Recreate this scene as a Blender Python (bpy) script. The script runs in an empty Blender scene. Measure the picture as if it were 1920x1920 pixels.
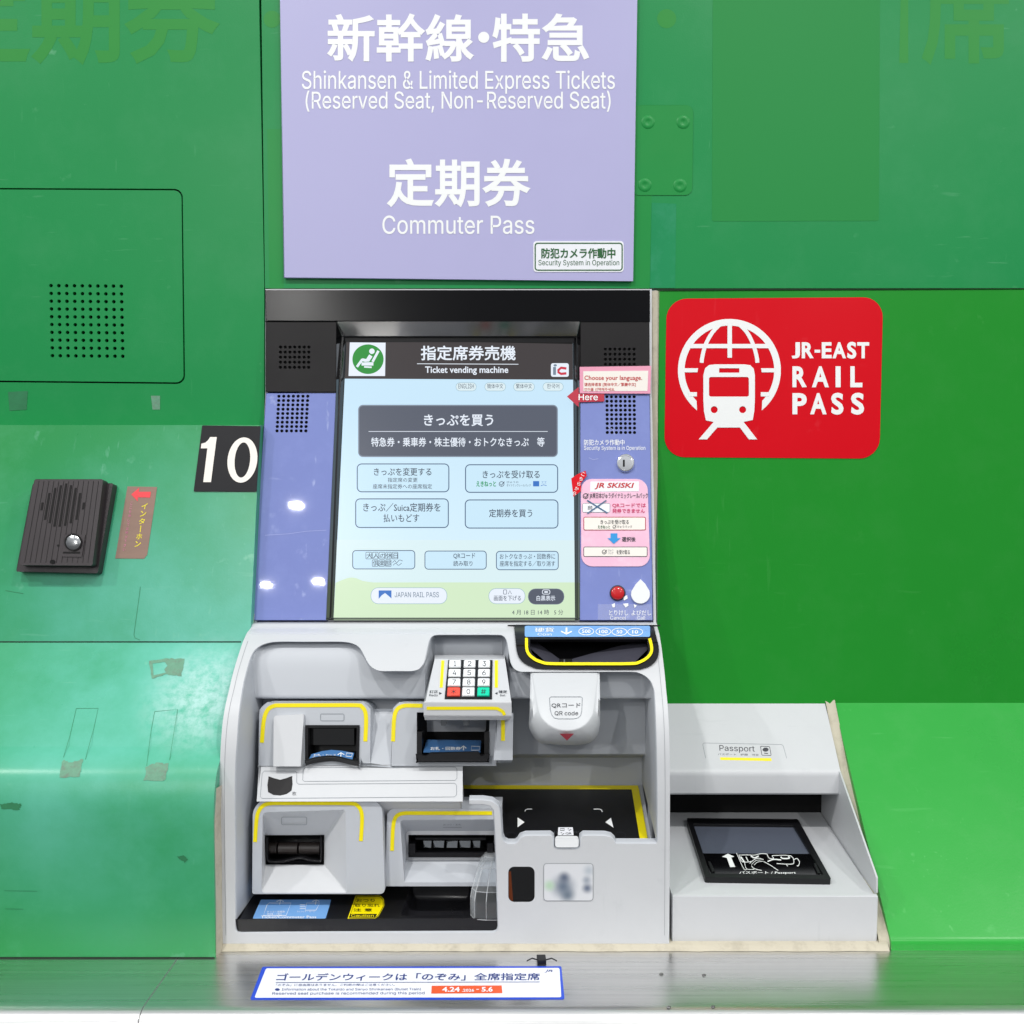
import bpy, math, random
from mathutils import Vector
from mathutils.geometry import delaunay_2d_cdt, tessellate_polygon
random.seed(7)
C = bpy.context.scene.collection
sc = bpy.context.scene

# ------------------------------------------------------------------ camera
F, CX, CY = 1850.0, 1017.0, 960.0          # focal length and principal point, in pixels of a 1920 px square picture
D, H, TH = 1.35, 1.35, math.radians(4.07)  # distance of the lens to the wall, its height, its downward pitch
cam = bpy.data.objects.new('camera', bpy.data.cameras.new('camera'))
C.objects.link(cam)
cam.location = (0, -D, H)
cam.rotation_euler = (math.radians(90) - TH, 0, 0)
cam.data.sensor_width = 36
cam.data.lens = 36 * F / 1920
cam.data.shift_x = (960 - CX) / 1920
cam.data.clip_start = 0.01
cam.data.clip_end = 100
sc.camera = cam

# ------------------------------------------------------------------ world and lamps
w = bpy.data.worlds.new("World"); sc.world = w; w.use_nodes = True
nt = w.node_tree; bg = nt.nodes['Background']
tc = nt.nodes.new('ShaderNodeTexCoord'); sp = nt.nodes.new('ShaderNodeSeparateXYZ')
rp = nt.nodes.new('ShaderNodeValToRGB'); mr = nt.nodes.new('ShaderNodeMapRange')
nt.links.new(tc.outputs['Generated'], sp.inputs[0])
mr.inputs['From Min'].default_value = -1; mr.inputs['From Max'].default_value = 1
nt.links.new(sp.outputs['Z'], mr.inputs['Value']); nt.links.new(mr.outputs[0], rp.inputs[0])
e = rp.color_ramp.elements
e[0].position = 0.0; e[0].color = (0.16, 0.16, 0.16, 1)
e[1].position = 1.0; e[1].color = (0.92, 0.96, 1.0, 1)
k = e.new(0.46); k.color = (0.25, 0.255, 0.265, 1)
k = e.new(0.60); k.color = (0.42, 0.435, 0.45, 1)
k = e.new(0.75); k.color = (0.84, 0.87, 0.90, 1)
nt.links.new(rp.outputs[0], bg.inputs['Color']); bg.inputs['Strength'].default_value = 0.92

def lamp(x, y, z, watt, r=0.027):
    l = bpy.data.lights.new('downlight', 'AREA'); l.shape = 'DISK'; l.size = r * 2; l.energy = watt
    l.color = (1.0, 0.985, 0.96)
    o = bpy.data.objects.new('downlight', l); C.objects.link(o); o.location = (x, y, z)
for a in ((-1.15, -3.08, 2.6, 28), (-1.58, -4.21, 2.6, 25), (-1.27, -4.15, 2.6, 25),
          (1.25, -2.7, 2.75, 27), (1.5, -1.2, 2.75, 18), (0.5, -1.15, 2.8, 15), (-0.65, -1.15, 2.8, 17),
          (-1.7, -1.2, 2.75, 18)):
    lamp(*a)
sc.view_settings.view_transform = 'Standard'
sc.view_settings.look = 'None'
sc.view_settings.exposure = -0.27
sc.view_settings.gamma = 1.0
sc.view_settings.use_curve_mapping = False
sc.cycles.max_bounces = 8

# ------------------------------------------------------------------ helpers: surfaces
def ray(px, py):
    a = (px - CX) / F; b = -(py - CY) / F
    return Vector((a, math.cos(TH) + b * math.sin(TH), -math.sin(TH) + b * math.cos(TH)))
def P(px, py, d):
    r = ray(px, py); t = (D - d) / r.y
    return Vector((r.x * t, -d, H + r.z * t))
class Surf:
    """A surface running level from left to right: a polyline of (y, z) points, top to bottom."""
    def __init__(s, yz, lean=None): s.yz = yz; s.lean = lean
    def hit(s, px, py, off=0.0):
        if s.lean is not None and off:
            q, _ = s.hit(px, py); return q + s.lean * off, s.lean
        r = ray(px, py); best = None; n = len(s.yz)
        for i in range(n - 1):
            (y0, z0), (y1, z1) = s.yz[i], s.yz[i + 1]
            dy, dz = y1 - y0, z1 - z0
            L = math.hypot(dy, dz); ny, nz = dz / L, -dy / L
            if ny * r.y + nz * r.z > 0: ny, nz = -ny, -nz
            y0 += ny * off; z0 += nz * off
            tol = 1e-6 + 0.6 * abs(off) / L
            den = r.y * dz - r.z * dy
            if abs(den) < 1e-12: continue
            t = ((y0 + D) * dz - (z0 - H) * dy) / den
            u = ((-D + t * r.y - y0) * dy + (H + t * r.z - z0) * dz) / (dy * dy + dz * dz)
            lo = -1e9 if i == 0 else -tol
            hi = 1e9 if i == n - 2 else 1 + tol
            if t > 0 and lo <= u <= hi and (best is None or t < best[0]):
                best = (t, ny, nz)
        t, ny, nz = best
        q = Vector((0, -D, H)) + r * t
        return q, Vector((0, ny, nz))
def S(*rows):
    """Surface through (picture row, distance out from the wall) pairs."""
    q = [P(CX, py, d) for py, d in rows]
    return Surf([(p.y, p.z) for p in q])
def level(z): return Surf([(0.5, z), (-0.9, z)])

def smooth_rows(rows, n=6):
    """Catmull-Rom resample of (row, depth) pairs."""
    out = []
    for i in range(len(rows) - 1):
        p0 = rows[max(i - 1, 0)]; p1 = rows[i]; p2 = rows[i + 1]; p3 = rows[min(i + 2, len(rows) - 1)]
        for j in range(n):
            t = j / n; q = []
            for c in (0, 1):
                q.append(0.5 * (2 * p1[c] + (p2[c] - p0[c]) * t + (2 * p0[c] - 5 * p1[c] + 4 * p2[c] - p3[c]) * t * t
                                + (3 * p1[c] - p0[c] - 3 * p2[c] + p3[c]) * t ** 3))
            out.append(tuple(q))
    return out + [rows[-1]]

# ------------------------------------------------------------------ helpers: outlines
def rr(x0, y0, x1, y1, r, n=5): return rq(((x0, y0), (x1, y0), (x1, y1), (x0, y1)), r, n)
def rq(q, r, n=5):
    """Rounded quad: corners rounded by radius r (or four radii)."""
    rs = r if isinstance(r, (tuple, list)) else (r,) * 4
    out = []
    for i in range(4):
        p = Vector(q[i]); a = Vector(q[i - 1]) - p; b = Vector(q[(i + 1) % 4]) - p
        if rs[i] <= 0: out.append(tuple(p)); continue
        A = p + a.normalized() * rs[i]; B = p + b.normalized() * rs[i]
        for j in range(n + 1):
            t = j / n
            # near-circular corner
            k = 0.414
            c1 = A + (p - A) * 0.5523; c2 = B + (p - B) * 0.5523
            q_ = A * (1 - t) ** 3 + c1 * 3 * t * (1 - t) ** 2 + c2 * 3 * t * t * (1 - t) + B * t ** 3
            out.append((q_.x, q_.y))
    return out
def circ(cx, cy, rx, ry=None, n=24, a0=0):
    ry = rx if ry is None else ry
    return [(cx + rx * math.cos(a0 + 2 * math.pi * i / n), cy + ry * math.sin(a0 + 2 * math.pi * i / n)) for i in range(n)]
def tr(pts, ox, oy, s): return [(ox + x / s, oy + y / s) for x, y in pts]
def smooth_poly(pts, n=4, closed=False):
    m = len(pts); out = []
    rng = range(m) if closed else range(m - 1)
    for i in rng:
        g = (lambda k: pts[k % m]) if closed else (lambda k: pts[min(max(k, 0), m - 1)])
        p0, p1, p2, p3 = g(i - 1), g(i), g(i + 1), g(i + 2)
        for j in range(n):
            t = j / n
            out.append(tuple(0.5 * (2 * p1[c] + (p2[c] - p0[c]) * t + (2 * p0[c] - 5 * p1[c] + 4 * p2[c] - p3[c]) * t * t
                       + (3 * p1[c] - p0[c] - 3 * p2[c] + p3[c]) * t ** 3) for c in (0, 1)))
    if not closed: out.append(pts[-1])
    return out
def inside(p, poly):
    x, y = p; c = False; j = len(poly) - 1
    for i in range(len(poly)):
        xi, yi = poly[i]; xj, yj = poly[j]
        if (yi > y) != (yj > y) and x < (xj - xi) * (y - yi) / (yj - yi) + xi: c = not c
        j = i
    return c
def fill(outer, holes=(), rows=()):
    vs, es = [], []
    for loop in [outer] + list(holes):
        b = len(vs); n = len(loop)
        vs += [Vector(p) for p in loop]
        es += [(b + i, b + (i + 1) % n) for i in range(n)]
    xs = [p[0] for p in outer]
    for r in rows:
        b = len(vs); vs += [Vector((min(xs) - 5, r)), Vector((max(xs) + 5, r))]; es.append((b, b + 1))
    ov, oe, of, orig, _, _ = delaunay_2d_cdt(vs, es, [], 0, 1e-5)
    keep = []
    bbs = [(min(p[0] for p in h), min(p[1] for p in h), max(p[0] for p in h), max(p[1] for p in h)) for h in holes]
    for t in of:
        c = (sum(ov[i].x for i in t) / 3, sum(ov[i].y for i in t) / 3)
        if not inside(c, outer): continue
        if any(b[0] <= c[0] <= b[2] and b[1] <= c[1] <= b[3] and inside(c, h) for h, b in zip(holes, bbs)): continue
        keep.append(tuple(t))
    first = {}
    for i, o in enumerate(orig):
        for k_ in o: first[k_] = i
    return [(v.x, v.y) for v in ov], keep, first

import os
def bundled(name):                                # fonts that ship inside Blender itself
    p = os.path.join(bpy.utils.resource_path('LOCAL'), 'datafiles', 'fonts', name)
    return bpy.data.fonts.load(p) if os.path.exists(p) else None
FONT = bundled('Inter.woff2')
_tcache = {}
def thicken(l, d):
    out = []; n = len(l)
    for i in range(n):
        a, p, c = Vector(l[i - 1]), Vector(l[i]), Vector(l[(i + 1) % n])
        u, v = p - a, c - p
        if u.length < 1e-7 or v.length < 1e-7: out.append(l[i]); continue
        u.normalize(); v.normalize(); n1 = Vector((u.y, -u.x)); n2 = Vector((v.y, -v.x)); q = n1 + n2
        if q.length < 0.3: q = n1
        else: q = q / max(0.5, q.length_squared / 2)
        out.append((p.x + q.x * d, p.y + q.y * d))
    return out
def glyph_fill(m, bold=0.0):
    """Outline loops to faces, each outer contour filled on its own with the counters inside it."""
    nx = {}
    for e_ in m.edges:
        a_, c_ = e_.vertices; nx.setdefault(a_, []).append(c_); nx.setdefault(c_, []).append(a_)
    seen = set(); loops = []
    for st in range(len(m.vertices)):
        if st in seen or len(nx.get(st, ())) != 2: continue
        lp = [st]; seen.add(st); cur = nx[st][0]
        # follow the vertex order the outline was written in
        if (st + 1) in nx[st]: cur = st + 1
        while cur not in seen:
            seen.add(cur); lp.append(cur)
            o_ = [x for x in nx[cur] if x not in seen]
            if not o_: break
            cur = o_[0]
        if len(lp) > 2: loops.append([(m.vertices[i].co.x, m.vertices[i].co.y) for i in lp])
    area = lambda l: 0.5 * sum(l[i - 1][0] * l[i][1] - l[i][0] * l[i - 1][1] for i in range(len(l)))
    big = max(loops, key=lambda l: abs(area(l))); sg = 1 if area(big) > 0 else -1
    if bold: loops = [thicken(l, bold * sg) for l in loops]
    outs = [l for l in loops if area(l) * sg > 0]; ins = [l for l in loops if area(l) * sg <= 0]
    vs, fs = [], []
    bb = [(min(p[0] for p in o_), min(p[1] for p in o_), max(p[0] for p in o_), max(p[1] for p in o_)) for o_ in outs]
    for q, o_ in enumerate(outs):
        hs = [h for h in ins if bb[q][0] <= h[0][0] <= bb[q][2] and bb[q][1] <= h[0][1] <= bb[q][3] and inside(h[0], o_)]
        pts, tris, _ = fill(o_, hs); b = len(vs); vs += [(x, y, 0.000006 * (q % 7)) for x, y in pts]; fs += [tuple(b + i for i in t) for t in tris]
    return vs, fs
_curves = {}
def text_curve(f):
    if f not in _curves:
        c = bpy.data.curves.new('lettering', 'FONT'); c.fill_mode = 'NONE'
        if f: c.font = f
        _curves[f] = (c, bpy.data.objects.new('lettering', c))
    return _curves[f]
def text_mesh(body, bold, res, shear=0.0):
    key = (body, bold, res, shear)
    if key not in _tcache:
        f = None
        if bold < 0.009 and all(ord(x) < 128 for x in body) and FONT: f = FONT
        c, o = text_curve(f); c.body = body; c.resolution_u = res; c.shear = shear
        m = o.to_mesh(); vs, fs = glyph_fill(m, bold); o.to_mesh_clear()
        x0 = min(v[0] for v in vs); x1 = max(v[0] for v in vs); y0 = min(v[1] for v in vs); y1 = max(v[1] for v in vs)
        _tcache[key] = ([((x - x0) / (x1 - x0), (y - y0) / (y1 - y0), z) for x, y, z in vs], fs)
    return _tcache[key]

# ------------------------------------------------------------------ helpers: meshes and objects
ORG = {}
class MB:
    def __init__(s): s.v, s.f, s.mi, s.mats = [], [], [], []
    def m(s, mat):
        if mat not in s.mats: s.mats.append(mat)
        return s.mats.index(mat)
    def face(s, pts, mat):
        b = len(s.v); s.v += [Vector(p) for p in pts]; s.f.append(tuple(range(b, b + len(pts)))); s.mi.append(s.m(mat))
    def loft(s, loops, mat, closed=True, cap0=False, cap1=False):
        i_m = s.m(mat); base = []
        for L in loops: base.append(len(s.v)); s.v += [Vector(p) for p in L]
        n = len(loops[0])
        for a, b in zip(base, base[1:]):
            for i in range(n if closed else n - 1):
                j = (i + 1) % n
                s.f.append((a + i, a + j, b + j, b + i)); s.mi.append(i_m)
        if cap0: s.f.append(tuple(range(base[0], base[0] + n))); s.mi.append(i_m)
        if cap1: s.f.append(tuple(range(base[-1], base[-1] + n))); s.mi.append(i_m)
    def sheet(s, surf, outer, mat, off=0.0003, holes=(), rows=()):
        s.slab(surf, outer, mat, off, 0, holes, rows)
    def slab(s, surf, outer, mat, off=0.0, back=0.003, holes=(), rows=(), hole_back=None, hole_mat=None, side=None, sides=True):
        """Plate on a surface: front 'off' proud of it, edges going 'back' deep; holes with walls 'hole_back' deep."""
        pts, tris, first = fill(outer, holes, rows)
        im = s.m(mat); b = len(s.v); nn = []
        for p in pts:
            q, n = surf.hit(p[0], p[1], off); s.v.append(q); nn.append(n)
        for t in tris: s.f.append(tuple(b + i for i in t)); s.mi.append(im)
        hb = back if hole_back is None else hole_back
        k0 = 0
        for li, loop in enumerate([outer] + list(holes)):
            dep = back if li == 0 else hb
            n = len(loop); idx = [first[k0 + i] for i in range(n)]; k0 += n
            if dep <= 0 or (li == 0 and not sides): continue
            ms = s.m(side or mat) if li == 0 else s.m(hole_mat or mat)
            c = len(s.v)
            for i in idx: s.v.append(s.v[b + i] - nn[i] * dep)
            for i in range(n):
                j = (i + 1) % n
                s.f.append((b + idx[i], b + idx[j], c + j, c + i)); s.mi.append(ms)
    def stroke(s, surf, path, wd, mat, off=0.0004, thick=0.0, closed=False, cap=False):
        n = len(path); L, R = [], []
        for i in range(n):
            a = Vector(path[(i - 1) % n] if closed else path[max(i - 1, 0)]); c = Vector(path[(i + 1) % n] if closed else path[min(i + 1, n - 1)])
            t = (c - a).normalized(); nr = Vector((-t.y, t.x)) * wd / 2
            p = Vector(path[i]); L.append(p + nr); R.append(p - nr)
        ql = [surf.hit(p.x, p.y, off) for p in L]; qr = [surf.hit(p.x, p.y, off) for p in R]
        loops = [[q[0] for q in ql], [q[0] for q in qr]]
        if thick > 0:
            loops = [[q[0] - q[1] * thick for q in ql]] + loops + [[q[0] - q[1] * thick for q in qr]]
        if closed: loops = [l + [l[0]] for l in loops]
        s.loft(loops, mat, closed=False)
    def text(s, surf, body, box, mat, off=0.0006, bold=0.0, res=2, shear=0.0):
        vs, fs = text_mesh(body, bold, res, shear)
        if len(box) == 2: box = ((box[0][0], box[0][1]), (box[1][0], box[0][1]), (box[1][0], box[1][1]), (box[0][0], box[1][1]))
        tl, t_r, br, bl = [Vector(p) for p in box]
        im = s.m(mat); b = len(s.v)
        for u, v, dz in vs:
            p = (tl * (1 - u) + t_r * u) * v + (bl * (1 - u) + br * u) * (1 - v)
            s.v.append(surf.hit(p.x, p.y, off + dz)[0])
        for f in fs: s.f.append(tuple(b + i for i in f)); s.mi.append(im)
    def build(s, name, parent=None, bevel=0.0, seg=3, smooth=38, loc=None):
        lo = Vector([min(p[i] for p in s.v) for i in range(3)]); hi = Vector([max(p[i] for p in s.v) for i in range(3)])
        o_ = Vector(loc) if loc else (lo + hi) / 2
        me = bpy.data.meshes.new(name)
        me.from_pydata([p - o_ for p in s.v], [], s.f)
        for m in s.mats: me.materials.append(m)
        me.polygons.foreach_set('material_index', s.mi)
        me.polygons.foreach_set('use_smooth', [True] * len(s.f))
        me.update()
        me.set_sharp_from_angle(angle=math.radians(smooth))
        o = bpy.data.objects.new(name, me); C.objects.link(o)
        ORG[o.as_pointer()] = o_
        if parent:
            o.parent = parent; o.location = o_ - ORG[parent.as_pointer()]
        else: o.location = o_
        if bevel:
            md = o.modifiers.new('edge', 'BEVEL'); md.width = bevel; md.segments = seg; md.limit_method = 'ANGLE'
            md.angle_limit = math.radians(40); md.harden_normals = False; md.use_clamp_overlap = True
        return o
def tag(o, label, cat, group=None, kind=None):
    o['label'] = label; o['category'] = cat
    if group: o['group'] = group
    if kind: o['kind'] = kind
    return o
def empty(name, loc, label, cat, group=None):
    o = bpy.data.objects.new(name, None); C.objects.link(o); o.location = loc; o.empty_display_size = 0.05
    ORG[o.as_pointer()] = Vector(loc)
    return tag(o, label, cat, group)

# ------------------------------------------------------------------ materials
def lin(c): return tuple(((x / 255) / 12.92 if x / 255 <= 0.04045 else ((x / 255 + 0.055) / 1.055) ** 2.4) for x in c)
def scratches(m, col, amt=0.4, scale=55, th=(0.66, 0.74)):
    n = m.node_tree.nodes; L = m.node_tree.links; b = n['Principled BSDF']; prev = b.inputs['Base Color'].links[0].from_socket
    g = n.new('ShaderNodeNewGeometry')
    for rot, st in ((0.5, (1, 1, 0.10)), (-0.9, (0.12, 1, 1)), (0.1, (1, 1, 1))):
        mp = n.new('ShaderNodeMapping'); mp.inputs['Rotation'].default_value = (0, rot, 0); mp.inputs['Scale'].default_value = st; L.new(g.outputs['Position'], mp.inputs[0])
        z = n.new('ShaderNodeTexNoise'); z.inputs['Scale'].default_value = scale * (2.2 if st != (1, 1, 1) else 0.8); z.inputs['Detail'].default_value = 4; L.new(mp.outputs[0], z.inputs['Vector'])
        k = n.new('ShaderNodeTexNoise'); k.inputs['Scale'].default_value = 5; k.inputs['Detail'].default_value = 3; L.new(mp.outputs[0], k.inputs['Vector'])
        r = n.new('ShaderNodeMapRange'); r.inputs['From Min'].default_value = th[0]; r.inputs['From Max'].default_value = th[1]; r.inputs['To Max'].default_value = amt; L.new(z.outputs['Fac'], r.inputs['Value'])
        q = n.new('ShaderNodeMapRange'); q.inputs['From Min'].default_value = 0.48; q.inputs['From Max'].default_value = 0.68; L.new(k.outputs['Fac'], q.inputs['Value'])
        u = n.new('ShaderNodeMath'); u.operation = 'MULTIPLY'; L.new(r.outputs[0], u.inputs[0]); L.new(q.outputs[0], u.inputs[1])
        x = n.new('ShaderNodeMix'); x.data_type = 'RGBA'; L.new(u.outputs[0], x.inputs['Factor']); L.new(prev, x.inputs['A']); x.inputs['B'].default_value = lin(col) + (1,); prev = x.outputs['Result']
    L.new(prev, b.inputs['Base Color'])
def mat(name, rgb, rough=0.4, var=0.06, scale=6.0, bump=0.0, bscale=900.0, metal=0.0, spec=0.5, coat=0.0, rvar=0.1, linear=False, wear=None, wear_amt=0.0, wear_scale=9.0, stretch=(1, 1, 1)):
    m = bpy.data.materials.new(name); m.use_nodes = True; n = m.node_tree.nodes; L = m.node_tree.links
    b = n['Principled BSDF']; col = rgb if linear else lin(rgb)
    b.inputs['Roughness'].default_value = rough; b.inputs['Metallic'].default_value = metal
    b.inputs['Specular IOR Level'].default_value = spec; b.inputs['Coat Weight'].default_value = coat
    b.inputs['Coat Roughness'].default_value = 0.05
    t = n.new('ShaderNodeNewGeometry'); mp = n.new('ShaderNodeMapping'); mp.inputs['Scale'].default_value = stretch
    L.new(t.outputs['Position'], mp.inputs[0])
    nz = n.new('ShaderNodeTexNoise'); nz.inputs['Scale'].default_value = scale; nz.inputs['Detail'].default_value = 6
    nz.inputs['Roughness'].default_value = 0.6
    L.new(mp.outputs[0], nz.inputs['Vector'])
    mx = n.new('ShaderNodeMix'); mx.data_type = 'RGBA'
    mx.inputs['A'].default_value = tuple(c * (1 - var) for c in col) + (1,); mx.inputs['B'].default_value = tuple(min(1, c * (1 + var)) for c in col) + (1,)
    L.new(nz.outputs['Fac'], mx.inputs['Factor'])
    out = mx.outputs['Result']
    if wear:
        n2 = n.new('ShaderNodeTexNoise'); n2.inputs['Scale'].default_value = wear_scale; n2.inputs['Detail'].default_value = 9; n2.inputs['Roughness'].default_value = 0.68
        L.new(mp.outputs[0], n2.inputs['Vector'])
        r2 = n.new('ShaderNodeMapRange'); r2.inputs['From Min'].default_value = 0.48; r2.inputs['From Max'].default_value = 0.78
        r2.inputs['To Max'].default_value = wear_amt; L.new(n2.outputs['Fac'], r2.inputs['Value'])
        m2 = n.new('ShaderNodeMix'); m2.data_type = 'RGBA'; L.new(r2.outputs[0], m2.inputs['Factor']); L.new(out, m2.inputs['A'])
        m2.inputs['B'].default_value = lin(wear) + (1,); out = m2.outputs['Result']
    L.new(out, b.inputs['Base Color'])
    if rvar:
        r = n.new('ShaderNodeMapRange'); r.inputs['To Min'].default_value = max(0.02, rough - rvar); r.inputs['To Max'].default_value = min(1, rough + rvar)
        L.new(nz.outputs['Fac'], r.inputs['Value']); L.new(r.outputs[0], b.inputs['Roughness'])
    if bump:
        bn = n.new('ShaderNodeTexNoise'); bn.inputs['Scale'].default_value = bscale; bn.inputs['Detail'].default_value = 2
        L.new(mp.outputs[0], bn.inputs['Vector'])
        bp = n.new('ShaderNodeBump'); bp.inputs['Strength'].default_value = bump; bp.inputs['Distance'].default_value = 0.0006
        L.new(bn.outputs['Fac'], bp.inputs['Height']); L.new(bp.outputs[0], b.inputs['Normal'])
    return m
def glow(name, rgb, strength=1.0, rgb2=None, z0=0, z1=1):
    m = bpy.data.materials.new(name); m.use_nodes = True; n = m.node_tree.nodes; L = m.node_tree.links
    b = n['Principled BSDF']; b.inputs['Base Color'].default_value = (0.01, 0.01, 0.012, 1); b.inputs['Roughness'].default_value = 0.25
    b.inputs['Specular IOR Level'].default_value = 0.25
    b.inputs['Emission Color'].default_value = lin(rgb) + (1,); b.inputs['Emission Strength'].default_value = strength * 1.18
    if rgb2:
        g = n.new('ShaderNodeNewGeometry'); s_ = n.new('ShaderNodeSeparateXYZ'); r = n.new('ShaderNodeMapRange'); x = n.new('ShaderNodeMix'); x.data_type = 'RGBA'
        L.new(g.outputs['Position'], s_.inputs[0]); L.new(s_.outputs['Z'], r.inputs['Value'])
        r.inputs['From Min'].default_value = z0; r.inputs['From Max'].default_value = z1
        L.new(r.outputs[0], x.inputs['Factor']); x.inputs['A'].default_value = lin(rgb2) + (1,); x.inputs['B'].default_value = lin(rgb) + (1,)
        L.new(x.outputs['Result'], b.inputs['Emission Color'])
    return m
M = {}
M['wall'] = mat('green_wall_paint', (31, 140, 76), 0.36, 0.07, 2.2, 0.12, 500, spec=0.22, wear=(66, 150, 98), wear_amt=0.32, wear_scale=11)
M['wall_right'] = mat('green_panel_paint', (33, 141, 44), 0.3, 0.05, 3, 0.12, 500, spec=0.25, wear=(58, 146, 66), wear_amt=0.3, wear_scale=14)
M['ghost'] = mat('old_lettering_ghost', (46, 142, 60), 0.38, 0.05, 5, spec=0.22)  # yellower green tone of the faded old lettering itself
M['yellowish'] = mat('yellow_green_paint', (34, 140, 67), 0.36, 0.06, 5, spec=0.22, wear=(56, 142, 72), wear_amt=0.3)
M['tealpatch'] = mat('teal_paint', (30, 138, 86), 0.36, 0.08, 8, spec=0.22, wear=(70, 156, 122), wear_amt=0.5, wear_scale=25)
M['flatgreen'] = mat('flat_green_fill', (35, 138, 66), 0.5, 0.01, 3, spec=0.22, rvar=0)
M['casing_right'] = mat('bright_green_casing', (44, 160, 60), 0.3, 0.05, 5, 0.1, 400, spec=0.3, wear=(70, 166, 80), wear_amt=0.4, wear_scale=18)
def glare_casing():
    m = mat('worn_green_casing_glare', (40, 142, 72), 0.30, 0.07, 4, 0.1, 400, spec=0.35, wear=(84, 168, 122), wear_amt=0.45, wear_scale=12)
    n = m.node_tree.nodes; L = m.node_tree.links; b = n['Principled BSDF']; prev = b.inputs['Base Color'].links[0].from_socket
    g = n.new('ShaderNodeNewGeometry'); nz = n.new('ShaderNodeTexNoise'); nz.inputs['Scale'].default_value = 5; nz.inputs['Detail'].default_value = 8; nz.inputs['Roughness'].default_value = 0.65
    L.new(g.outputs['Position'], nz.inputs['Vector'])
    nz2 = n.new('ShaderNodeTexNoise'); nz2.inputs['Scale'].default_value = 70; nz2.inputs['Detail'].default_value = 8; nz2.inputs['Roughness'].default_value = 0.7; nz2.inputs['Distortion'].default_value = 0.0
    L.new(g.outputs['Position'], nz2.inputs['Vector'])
    for c_, rad, amt, col, src, k_ in (((-0.46, -0.12, 1.08), 0.42, 0.95, (38, 160, 126), nz, 0.1), ((-0.47, -0.17, 1.06), 0.36, 0.85, (124, 204, 190), nz, 0.2), ((-0.41, -0.17, 1.05), 0.10, 0.9, (180, 216, 212), nz2, 0.9)):  # teal and whitish glare painted into the colour, on top of real wear
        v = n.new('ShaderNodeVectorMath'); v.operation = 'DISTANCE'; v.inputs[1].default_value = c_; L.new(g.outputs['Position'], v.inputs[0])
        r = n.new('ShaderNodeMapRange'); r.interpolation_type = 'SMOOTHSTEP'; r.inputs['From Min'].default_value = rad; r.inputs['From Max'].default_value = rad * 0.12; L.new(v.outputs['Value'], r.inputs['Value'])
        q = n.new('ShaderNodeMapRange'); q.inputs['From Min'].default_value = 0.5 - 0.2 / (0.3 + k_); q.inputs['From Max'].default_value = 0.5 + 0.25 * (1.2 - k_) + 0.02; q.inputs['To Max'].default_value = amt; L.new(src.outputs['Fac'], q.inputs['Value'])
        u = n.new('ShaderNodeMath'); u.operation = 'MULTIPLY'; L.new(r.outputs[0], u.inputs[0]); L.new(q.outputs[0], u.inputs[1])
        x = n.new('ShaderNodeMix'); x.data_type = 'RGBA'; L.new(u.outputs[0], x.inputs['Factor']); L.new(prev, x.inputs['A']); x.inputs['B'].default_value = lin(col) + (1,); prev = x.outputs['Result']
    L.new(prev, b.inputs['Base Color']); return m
M['casing'] = glare_casing()
M['groove'] = mat('dark_groove', (8, 30, 16), 0.8)
M['purple'] = mat('lilac_sign', (176, 174, 215), 0.42, 0.02, 12, 0.06, 700)
M['white'] = mat('white_print', (244, 246, 246), 0.45, 0.02, rvar=0)
M['shell'] = mat('light_grey_plastic', (200, 202, 205), 0.42, 0.025, 8, 0.10, 1500, wear=(170, 174, 178), wear_amt=0.12, wear_scale=22)
M['seamgrey'] = mat('seam_grey', (150, 153, 157), 0.6, rvar=0)
M['lining'] = mat('grey_recess_plastic', (188, 192, 198), 0.5, 0.025, 8, 0.10, 1500)
M['keywhite'] = mat('white_plastic', (236, 238, 240), 0.35, 0.02, rvar=0)
M['scuffpale'] = mat('pale_scuff', (156, 166, 214), 0.5, rvar=0)
M['hoodwhite'] = mat('off_white_plastic', (198, 201, 204), 0.4, 0.02, 8, 0.08, 1500)
M['panel'] = mat('violet_panel', (124, 136, 196), 0.015, 0.05, 10, 0, rvar=0.004, spec=0.5, wear=(146, 158, 216), wear_amt=0.3, wear_scale=28)
M['black'] = mat('black_plastic', (18, 18, 21), 0.36, 0.15, 20, 0.1, 1200, spec=0.36)
M['gloss'] = mat('gloss_black', (8, 8, 10), 0.10, 0.1, rvar=0.02, spec=1.0)
M['visor'] = mat('visor_black', (9, 9, 12), 0.2, 0.1, rvar=0.02, spec=0.16)
M['matte'] = mat('matt_black_panel', (22, 20, 22), 0.45, 0.1, 15, 0.15, 1400, spec=0.28)
M['hole'] = mat('hole_black', (4, 4, 5), 0.9, rvar=0)
M['yellow'] = mat('yellow_stripe', (244, 226, 0), 0.4, 0.04, 30)
M['dkgreen'] = mat('dark_green_print', (28, 92, 44), 0.5, rvar=0)
M['red'] = mat('red_sticker', (214, 6, 26), 0.3, 0.03, 4, spec=0.25)
M['crimson'] = mat('crimson_print', (178, 20, 52), 0.4, rvar=0)
M['redbtn'] = mat('red_button', (196, 24, 30), 0.15, rvar=0, coat=0.5)
M['coral'] = mat('coral_key', (240, 84, 66), 0.35, rvar=0)
M['mint'] = mat('mint_key', (0, 206, 164), 0.35, rvar=0)
M['pink'] = mat('pink_sticker', (240, 190, 214), 0.3, 0.04, 30, coat=0.4, wear=(250, 232, 242), wear_amt=0.5, wear_scale=40)
M['pink2'] = mat('strong_pink', (236, 160, 186), 0.3, 0.03, 30, coat=0.4)
M['cream'] = mat('cream_paper', (242, 236, 228), 0.4, 0.02, 30, coat=0.3)
M['ink'] = mat('dark_ink', (48, 50, 58), 0.5, rvar=0)
M['grey_ink'] = mat('grey_ink', (110, 118, 126), 0.5, rvar=0)
M['redink'] = mat('red_ink', (196, 40, 44), 0.5, rvar=0)
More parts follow.
